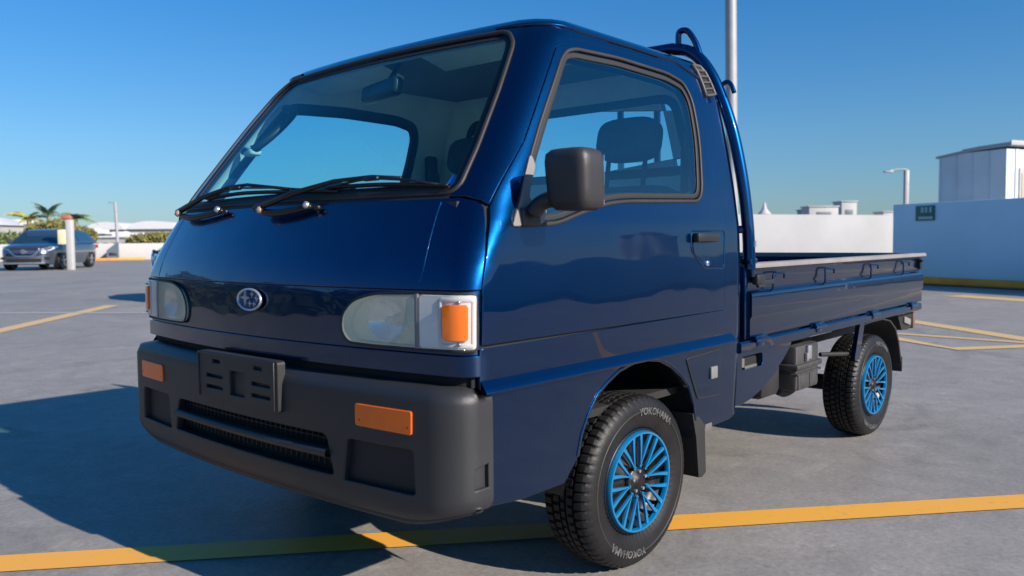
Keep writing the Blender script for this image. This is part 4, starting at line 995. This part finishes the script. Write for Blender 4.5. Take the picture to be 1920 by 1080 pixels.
# --- cars
def car(name, bodym, label, L=4.7, Wd=1.85, H=1.69, KZ=.844, detail=True):
    R = empty(name); tag(R, label, "car", "cars parked on the deck")
    hw = Wd/2
    top = pchip([(0, .80), (.12, .93), (.45, 1.03), (1.15, 1.12), (1.35, 1.14), (4.2, 1.12), (4.55, 1.05), (4.7, .8)])
    wid = pchip([(0, .60), (.10, .74), (.3, .86), (.7, .92), (1.3, 1.0), (3.6, 1.0), (4.3, .94), (4.6, .84), (4.7, .74)])
    bot = pchip([(0, .34), (.2, .26), (.6, .24), (4.1, .26), (4.5, .34), (4.7, .45)])
    X = [0, .02, .06, .12, .2, .3, .42, .55, .7, .9, 1.1, 1.3, 1.6, 2.0, 2.5, 3.0, 3.4, 3.7, 4.0, 4.25, 4.42, 4.55, 4.64, 4.7]
    V = []; F = []; k = 15
    for x in X:
        t = top(x); b = bot(x); wdd = wid(x)*hw
        arch = 0
        for xc in (.92, 3.72):
            if abs(x-xc) < .40: arch = max(arch, math.sqrt(max(0, .40**2-(x-xc)**2))+.36)
        b2 = max(b, arch)
        half = [(0, t+.03), (wdd*.5, t+.022), (wdd*.82, t-.01), (wdd*.95, t-.07), (wdd*1.0, t-.22), (wdd*1.0, .70), (wdd*.985, max(.48, b2+.04)), (wdd*.96, b2)]
        ring = [(y, z) for y, z in half]+[(-y, z) for y, z in half[1:][::-1]]
        V += [(x, y, z*KZ) for y, z in ring]
    for i in range(len(X)-1):
        for j in range(k): 
            if j == 7: continue
            F.append((i*k+j, i*k+(j+1) % k, (i+1)*k+(j+1) % k, (i+1)*k+j))
    F.append(tuple(range(k))); F.append(tuple((len(X)-1)*k+j for j in range(k))[::-1])
    w = MB(); w.add(V, F); w.build("body", bodym, R, auto=45)
    w = MB(); w.box((L/2, 0, .34*KZ), (L-.6, Wd-.5, .22*KZ)); w.build("floor_pan", UNDER, R)
    # greenhouse
    def gx(z, x0, x1): return x0+(x1-x0)*z
    GY = hw*.93; TY = hw*.70; zb, zt = 1.09, H
    prof = [(1.05, zb), (1.78, zt-.10), (2.15, zt-.02), (2.8, zt), (3.5, zt-.04), (4.1, zt-.16), (4.5, zb)]
    V = []; F = []
    for x, z in prof:
        f = (z-zb)/(zt-zb); y = GY+(TY-GY)*f; V += [(x, -y, z*KZ), (x, -y*.6, (z+.025*f)*KZ), (x, y*.6, (z+.025*f)*KZ), (x, y, z*KZ)]
    for i in range(len(prof)-1):
        for j in range(3): F.append((4*i+j, 4*i+j+1, 4*i+5+j, 4*i+4+j))
    sidl = [4*i for i in range(len(prof))]; F.append(tuple(sidl)); F.append(tuple(4*i+3 for i in range(len(prof)))[::-1])
    w = MB(); w.add(V, F); w.build("roof", bodym, R, auto=50)
    DG = mat("dark_car_glass", (.012, .03, .045), .04, .0, coat=1)
    def quad(name, P, m=DG, th=None):
        w = MB(); P = [Vector((p[0], p[1], p[2]*KZ)) for p in P]; n_ = (P[1]-P[0]).cross(P[2]-P[0]).normalized()
        if th: n_ = n_*th
        w.add([p+n_*.012 for p in P]+[p-n_*.012 for p in P], [(0, 1, 2, 3), (7, 6, 5, 4), (0, 4, 5, 1), (1, 5, 6, 2), (2, 6, 7, 3), (3, 7, 4, 0)]); w.build(name, m, R)
    quad("windshield", [(1.10, -GY*.90, 1.13), (1.10, GY*.90, 1.13), (1.75, TY*1.0, 1.56), (1.75, -TY*1.0, 1.56)])
    quad("rear_window", [(4.47, -GY*.85, 1.14), (4.47, GY*.85, 1.14), (4.14, TY*.95, 1.48), (4.14, -TY*.95, 1.48)])
    for s in (-1, 1):
        def sy(z): f = (z-zb)/(zt-zb); return s*(GY+(TY-GY)*f+.006)
        quad("side_window", [(1.45, sy(1.15), 1.15), (2.55, sy(1.15), 1.15), (2.55, sy(1.60), 1.60), (1.98, sy(1.58), 1.58)])
        quad("side_window", [(2.62, sy(1.15), 1.15), (3.95, sy(1.17), 1.17), (3.72, sy(1.55), 1.55), (2.62, sy(1.60), 1.60)])
        w = MB(); w.box((1.50, s*(hw+.10), 1.16*KZ), (.14, .20, .15*KZ), .04); w.build("wing_mirror", bodym, R)
        w = MB(); w.prism([(.18, .80), (.62, .94), (.60, 1.00), (.40, .99), (.10, .88)], 'Y', 0, .05)
        for v in w.V: v.z *= KZ; v.y = s*(wid(v.x)*hw-.28+ (v.x-.08)*.55+ (.02 if v.y > .02 else 0))
        hl = MB(); P = [(.035, .52, .76), (.20, .76, .80), (.62, .875, .93), (.58, .86, .985), (.22, .75, .945), (.075, .56, .87)]
        hl.add([(x-.015, s*y, z*KZ) for x, y, z in P]+[(x+.10, s*(y-.03), z*KZ) for x, y, z in P], [(0, 1, 2, 3, 4, 5), (11, 10, 9, 8, 7, 6)]+[(i, i+6, (i+1) % 6+6, (i+1) % 6) for i in range(6)])
        hl.build("headlight", mat("car_headlight", (.72, .74, .76), .12, .3, coat=1), R)
        tl = MB(); tl.box((4.58, s*.72, .95*KZ), (.2, .3, .16*KZ), .04); tl.build("tail_lamp", mat("red_lamp", (.35, .01, .01), .2, coat=1), R)
        fg = MB(); fg.box((.10, s*.66, .50*KZ), (.10, .20, .10*KZ), .02); fg.build("fog_lamp", PLASTIC2, R)
        for xc in (.92, 3.72):
            w = MB(); r = .36
            w.lathe([(.20, -.11), (.25, -.12), (.33, -.115), (.36, -.08), (.36, .08), (.33, .115)], (xc, s*(hw-.13), r*KZ), n=32, sz=KZ); wh = w.build("wheel", TYRE, R)
            w = MB(); w.lathe([(0, -.10), (.06, -.105), (.10, -.09), (.19, -.105), (.235, -.118), (.235, -.08)], (xc, s*(hw-.13), r*KZ), n=32, sz=KZ) if s < 0 else w.lathe([(0, .10), (.06, .105), (.10, .09), (.19, .105), (.235, .118), (.235, .08)], (xc, s*(hw-.13), r*KZ), n=32, sz=KZ)
            w.build("rim", DARK, wh)
            w = MB()
            for q in range(5):
                a = 2*PI*q/5+.3; w.tube([(xc+.04*math.cos(a), s*(hw-.13)+s*.112, (r+.04*math.sin(a))*KZ), (xc+.225*math.cos(a), s*(hw-.13)+s*.118, (r+.225*math.sin(a))*KZ)], .024, 6)
            w.build("spoke", STEEL, wh)
    # grille with bright V, lower intake, badge
    def fr_pt(y, z): 
        return (.0+.32*abs(y/hw)**2.2*.5-.012, y, z*KZ)
    w = MB(); P = [(-.42, .90), (.42, .90), (.30, .62), (-.30, .62)]; w.add([(x_ := fr_pt(*p)) for p in P]+[(fr_pt(*p)[0]+.05, p[0], p[1]*KZ) for p in P], [(0, 1, 2, 3), (7, 6, 5, 4), (0, 4, 5, 1), (1, 5, 6, 2), (2, 6, 7, 3), (3, 7, 4, 0)]); gr = w.build("grille", DARK, R)
    w = MB(); w.tube([(.035, -.50, .90*KZ), (.0, -.30, .62*KZ), (-.005, 0, .585*KZ), (.0, .30, .62*KZ), (.035, .50, .90*KZ)], .026, 8, smooth=5); w.build("grille_trim", CHROME, gr, True)
    w = MB(); w.box((-.03, 0, .765*KZ), (.03, .20, .075*KZ), .01); w.lathe([(0, -.02), (.085, -.02), (.085, .01), (.06, .012)], (-.025, 0, .765*KZ), ax='X', n=20, sz=KZ); w.build("badge", CHROME, gr)
    w = MB(); w.box((.04, 0, .42*KZ), (.10, 1.10, .14*KZ), .03); w.build("lower_intake", DARK, R)
    w = MB(); w.box((.03, 0, .30*KZ), (.10, 1.3, .06*KZ), .02); w.build("bumper_trim", STEEL, R)
    return R
SILV = paint("grey_car_paint", (.10, .12, .155), .75, .3)
suv = car("parked_car", SILV, "grey-blue crossover car with a V-shaped grille parked beside the red-topped white post")
pp = ray2(46, 27.6)
suv.location = (pp.x, pp.y, 0); suv.rotation_euler = (0, 0, math.radians(50))
WHC = paint("white_car_paint", (.72, .72, .73), .0, .3)
c2 = car("parked_car", WHC, "white car almost wholly hidden behind the blue truck's nose")
c2.location = (3.98, 10.42, 0); c2.rotation_euler = (0, 0, math.radians(-20))
# --- palms, shrubs and houses at far left
FROND = mat("palm_frond", (.13, .19, .05), .55, var=.35, vscale=2); FROND2 = mat("palm_frond_yellow", (.40, .36, .06), .55, var=.3, vscale=2)
FROND3 = mat("palm_frond_bluegreen", (.12, .19, .12), .55, var=.3, vscale=2)
BARK = mat("palm_bark", (.22, .19, .15), .9, var=.3)
def palm(px, d, zc, R_, n, m, label, droop=1.0, seed=1, up=.5):
    rnd = random.Random(seed); pp = ray2(px, d); o = empty("palm_tree", (pp.x, pp.y, 0)); tag(o, label, "palm tree", "palms beyond the parapet")
    w = MB(); w.tube([(0, 0, 0), (.1, 0, zc*.5), (0, 0, zc)], [.2, .15, .13], 10, smooth=4); w.build("trunk", BARK, o, True)
    w = MB(); V = []; F = []
    for i in range(n):
        a = 2*PI*i/n+rnd.uniform(-.3, .3); el = rnd.uniform(.1, 1.1)*up+.15; L = R_*rnd.uniform(.8, 1.15)
        P = []; 
        for q in range(13):
            t = q/12; rad = L*t*math.cos(el*(1-t*.5)); z = zc+L*math.sin(el)*t-droop*L*.62*t*t
            P.append(Vector((rad*math.cos(a), rad*math.sin(a), z)))
        w.tube(P, .02, 4)
        for q in range(1, 12):
            for qq in (0, .33, .66):
                c = P[q].lerp(P[q+1], qq) if q < 12 else P[q]; t = (P[q+1]-P[q]).normalized(); sd = t.cross(Vector((0, 0, 1))).normalized()
                ll = L*.30*math.sin(PI*min(1, (q+qq)/12+.12))**.7
                for s in (-1, 1):
                    tip = c+sd*s*ll*.8+t*ll*.45+Vector((0, 0, -ll*rnd.uniform(.25, .6))); k = len(V)
                    V += [c-t*.035, c+t*.035, tip]; F.append((k, k+1, k+2))
    w.add(V, F); w.build("crown", m, o)
palm(58, 52, 2.5, 1.45, 10, FROND2, "short yellow-green palm with fronds arching over the grey-blue car's bonnet", 1.0, 3, up=.95)
palm(95, 52, 2.7, 1.40, 12, FROND3, "tallest grey-green palm, its crown standing upright above the grey-blue car's roof", .75, 5, up=1.75)
palm(146, 60, 2.75, 1.55, 11, FROND, "dark drooping palm beside the red-topped white post", 1.15, 8, up=.8)
def leafy(name, pts, m, label, cat, size=.16, n=900, seed=2):
    rnd = random.Random(seed); R = empty(name, (pts[0][0].x, pts[0][0].y, 0)); tag(R, label, cat, "shrubs beyond the parapet"); V = []; F = []; base = Vector((pts[0][0].x, pts[0][0].y, 0))
    for (p, rx, rz, z0) in pts:
        c = Vector((p.x, p.y, z0))-base
        for i in range(n):
            d = Vector((rnd.gauss(0, 1), rnd.gauss(0, 1), rnd.gauss(0, 1))).normalized()*rnd.uniform(.55, 1.05)
            q = c+Vector((d.x*rx, d.y*rx, d.z*rz)); u = Vector((rnd.uniform(-1, 1), rnd.uniform(-1, 1), rnd.uniform(-1, 1))).normalized(); v = u.orthogonal().normalized(); s = size*rnd.uniform(.6, 1.3); k = len(V)
            V += [q-u*s, q+v*s*.5, q+u*s, q-v*s*.5]; F.append((k, k+1, k+2, k+3))
    w = MB(); w.add(V, F); w.build("foliage", m, R)
    w = MB()
    for (p, rx, rz, z0) in pts:
        c = Vector((p.x, p.y, 0))-base
        for q in range(3): w.tube([c+Vector((.1*q, 0, 0)), c+Vector((rx*.3*(q-1), .1, z0))], .05, 5)
    w.build("stem", BARK, R)
SH1 = mat("hedge_leaf", (.10, .13, .03), .6, var=.4, vscale=3); SH2 = mat("olive_shrub_leaf", (.17, .16, .04), .6, var=.4, vscale=3)
leafy("shrub", [(ray2(20, 50), 1.5, .85, .85), (ray2(-30, 50), 1.6, 1.0, .8)], SH1, "dark green shrub behind the grey-blue car's bonnet", "shrub", seed=4)
leafy("shrub", [(ray2(112, 50), 1.0, .7, 1.75), (ray2(80, 50), .9, .7, 1.55), (ray2(155, 51), .9, .6, 1.4)], SH2, "yellow-green shrub between the parked car and the white post", "shrub", seed=6)
leafy("shrub", [(ray2(268, 55), 1.0, .45, 1.05), (ray2(290, 55), 1.2, .5, 1.15), (ray2(312, 56), 1.1, .5, 1.2)], SH2, "olive shrub just above the white parapet near the truck", "shrub", seed=9)
ROOFW = mat("white_roof_membrane", (.60, .60, .60), .7, var=.04); HW = mat("house_wall", (.36, .35, .34), .8, var=.06); DGL = mat("house_window_glass", (.05, .07, .09), .15); GRW = mat("house_wall_grey", (.20, .21, .23), .8, var=.08)
def house(px, d, wd, h, label, wm=HW, roof='hip', wins=4, dep=6, seed=0):
    pp = ray2(px, d); o = empty("house", (pp.x, pp.y, 0), math.atan2(rr_.y, rr_.x)); tag(o, label, "house", "white houses beyond the parapet")
    w = MB(); w.box((0, dep/2, h/2), (wd, dep, h)); w.build("wall", wm, o)
    w = MB()
    if roof == 'hip':
        e = .3; rh = .85
        w.add([(-wd/2-e, -e, h), (wd/2+e, -e, h), (wd/2+e, dep+e, h), (-wd/2-e, dep+e, h), (-wd*.16, dep*.4, h+rh), (wd*.16, dep*.4, h+rh), (wd*.16, dep*.6, h+rh), (-wd*.16, dep*.6, h+rh)], [(0, 1, 5, 4), (1, 2, 6, 5), (2, 3, 7, 6), (3, 0, 4, 7), (4, 5, 6, 7), (3, 2, 1, 0)])
    elif roof == 'dome':
        pr = [(-wd/2-.2, h)]+[(-(wd/2)*math.cos(PI*q/14), h+.9*math.sin(PI*q/14)) for q in range(15)]+[(wd/2+.2, h)]
        w.prism(pr, 'Y', -.3, dep)
    else:
        w.box((0, dep/2, h+.08), (wd+.4, dep+.4, .16))
        w.box((-wd*.2, dep*.4, h+.35), (wd*.22, 1.2, .5)); w.box((wd*.22, dep*.3, h+.28), (wd*.15, 1.0, .35))
    w.build("roof", ROOFW, o)
    for k in range(wins):
        x = -wd/2+wd*(k+.5)/wins
        for zz in (h-.75, h-2.2):
            if zz < .8: continue
            w = MB(); w.box((x, -.03, zz), (wd/wins*.5, .06, .62)); f = w.build("window", WHITE, o); w = MB(); w.box((x, -.07, zz), (wd/wins*.42, .02, .5)); w.build("pane", DGL, f)
house(202, 96, 4.4, 2.60, "small white house with a domed white roof beyond the dark bin", roof='dome', wins=3)
house(288, 92, 5.6, 2.55, "wide white house with a rounded white roof nearest the truck", roof='dome', wins=5)
house(243, 104, 4.6, 2.75, "grey flat-roofed house between the two round-roofed ones", GRW, 'flat', 5)
house(170, 84, 3.2, 1.95, "low grey house beside the dark drooping palm", GRW, 'flat', 3)
house(228, 80, 5.4, 1.55, "low white building just behind the parapet at the foot of the slim lamp post", roof='flat', wins=6)
house(26, 90, 5.0, 3.15, "white flat-roofed house behind the short yellow-green palm", roof='flat', wins=4)
house(-40, 86, 5.0, 3.0, "white hip-roofed house behind the dark green shrub, mostly cut off", roof='hip', wins=4)
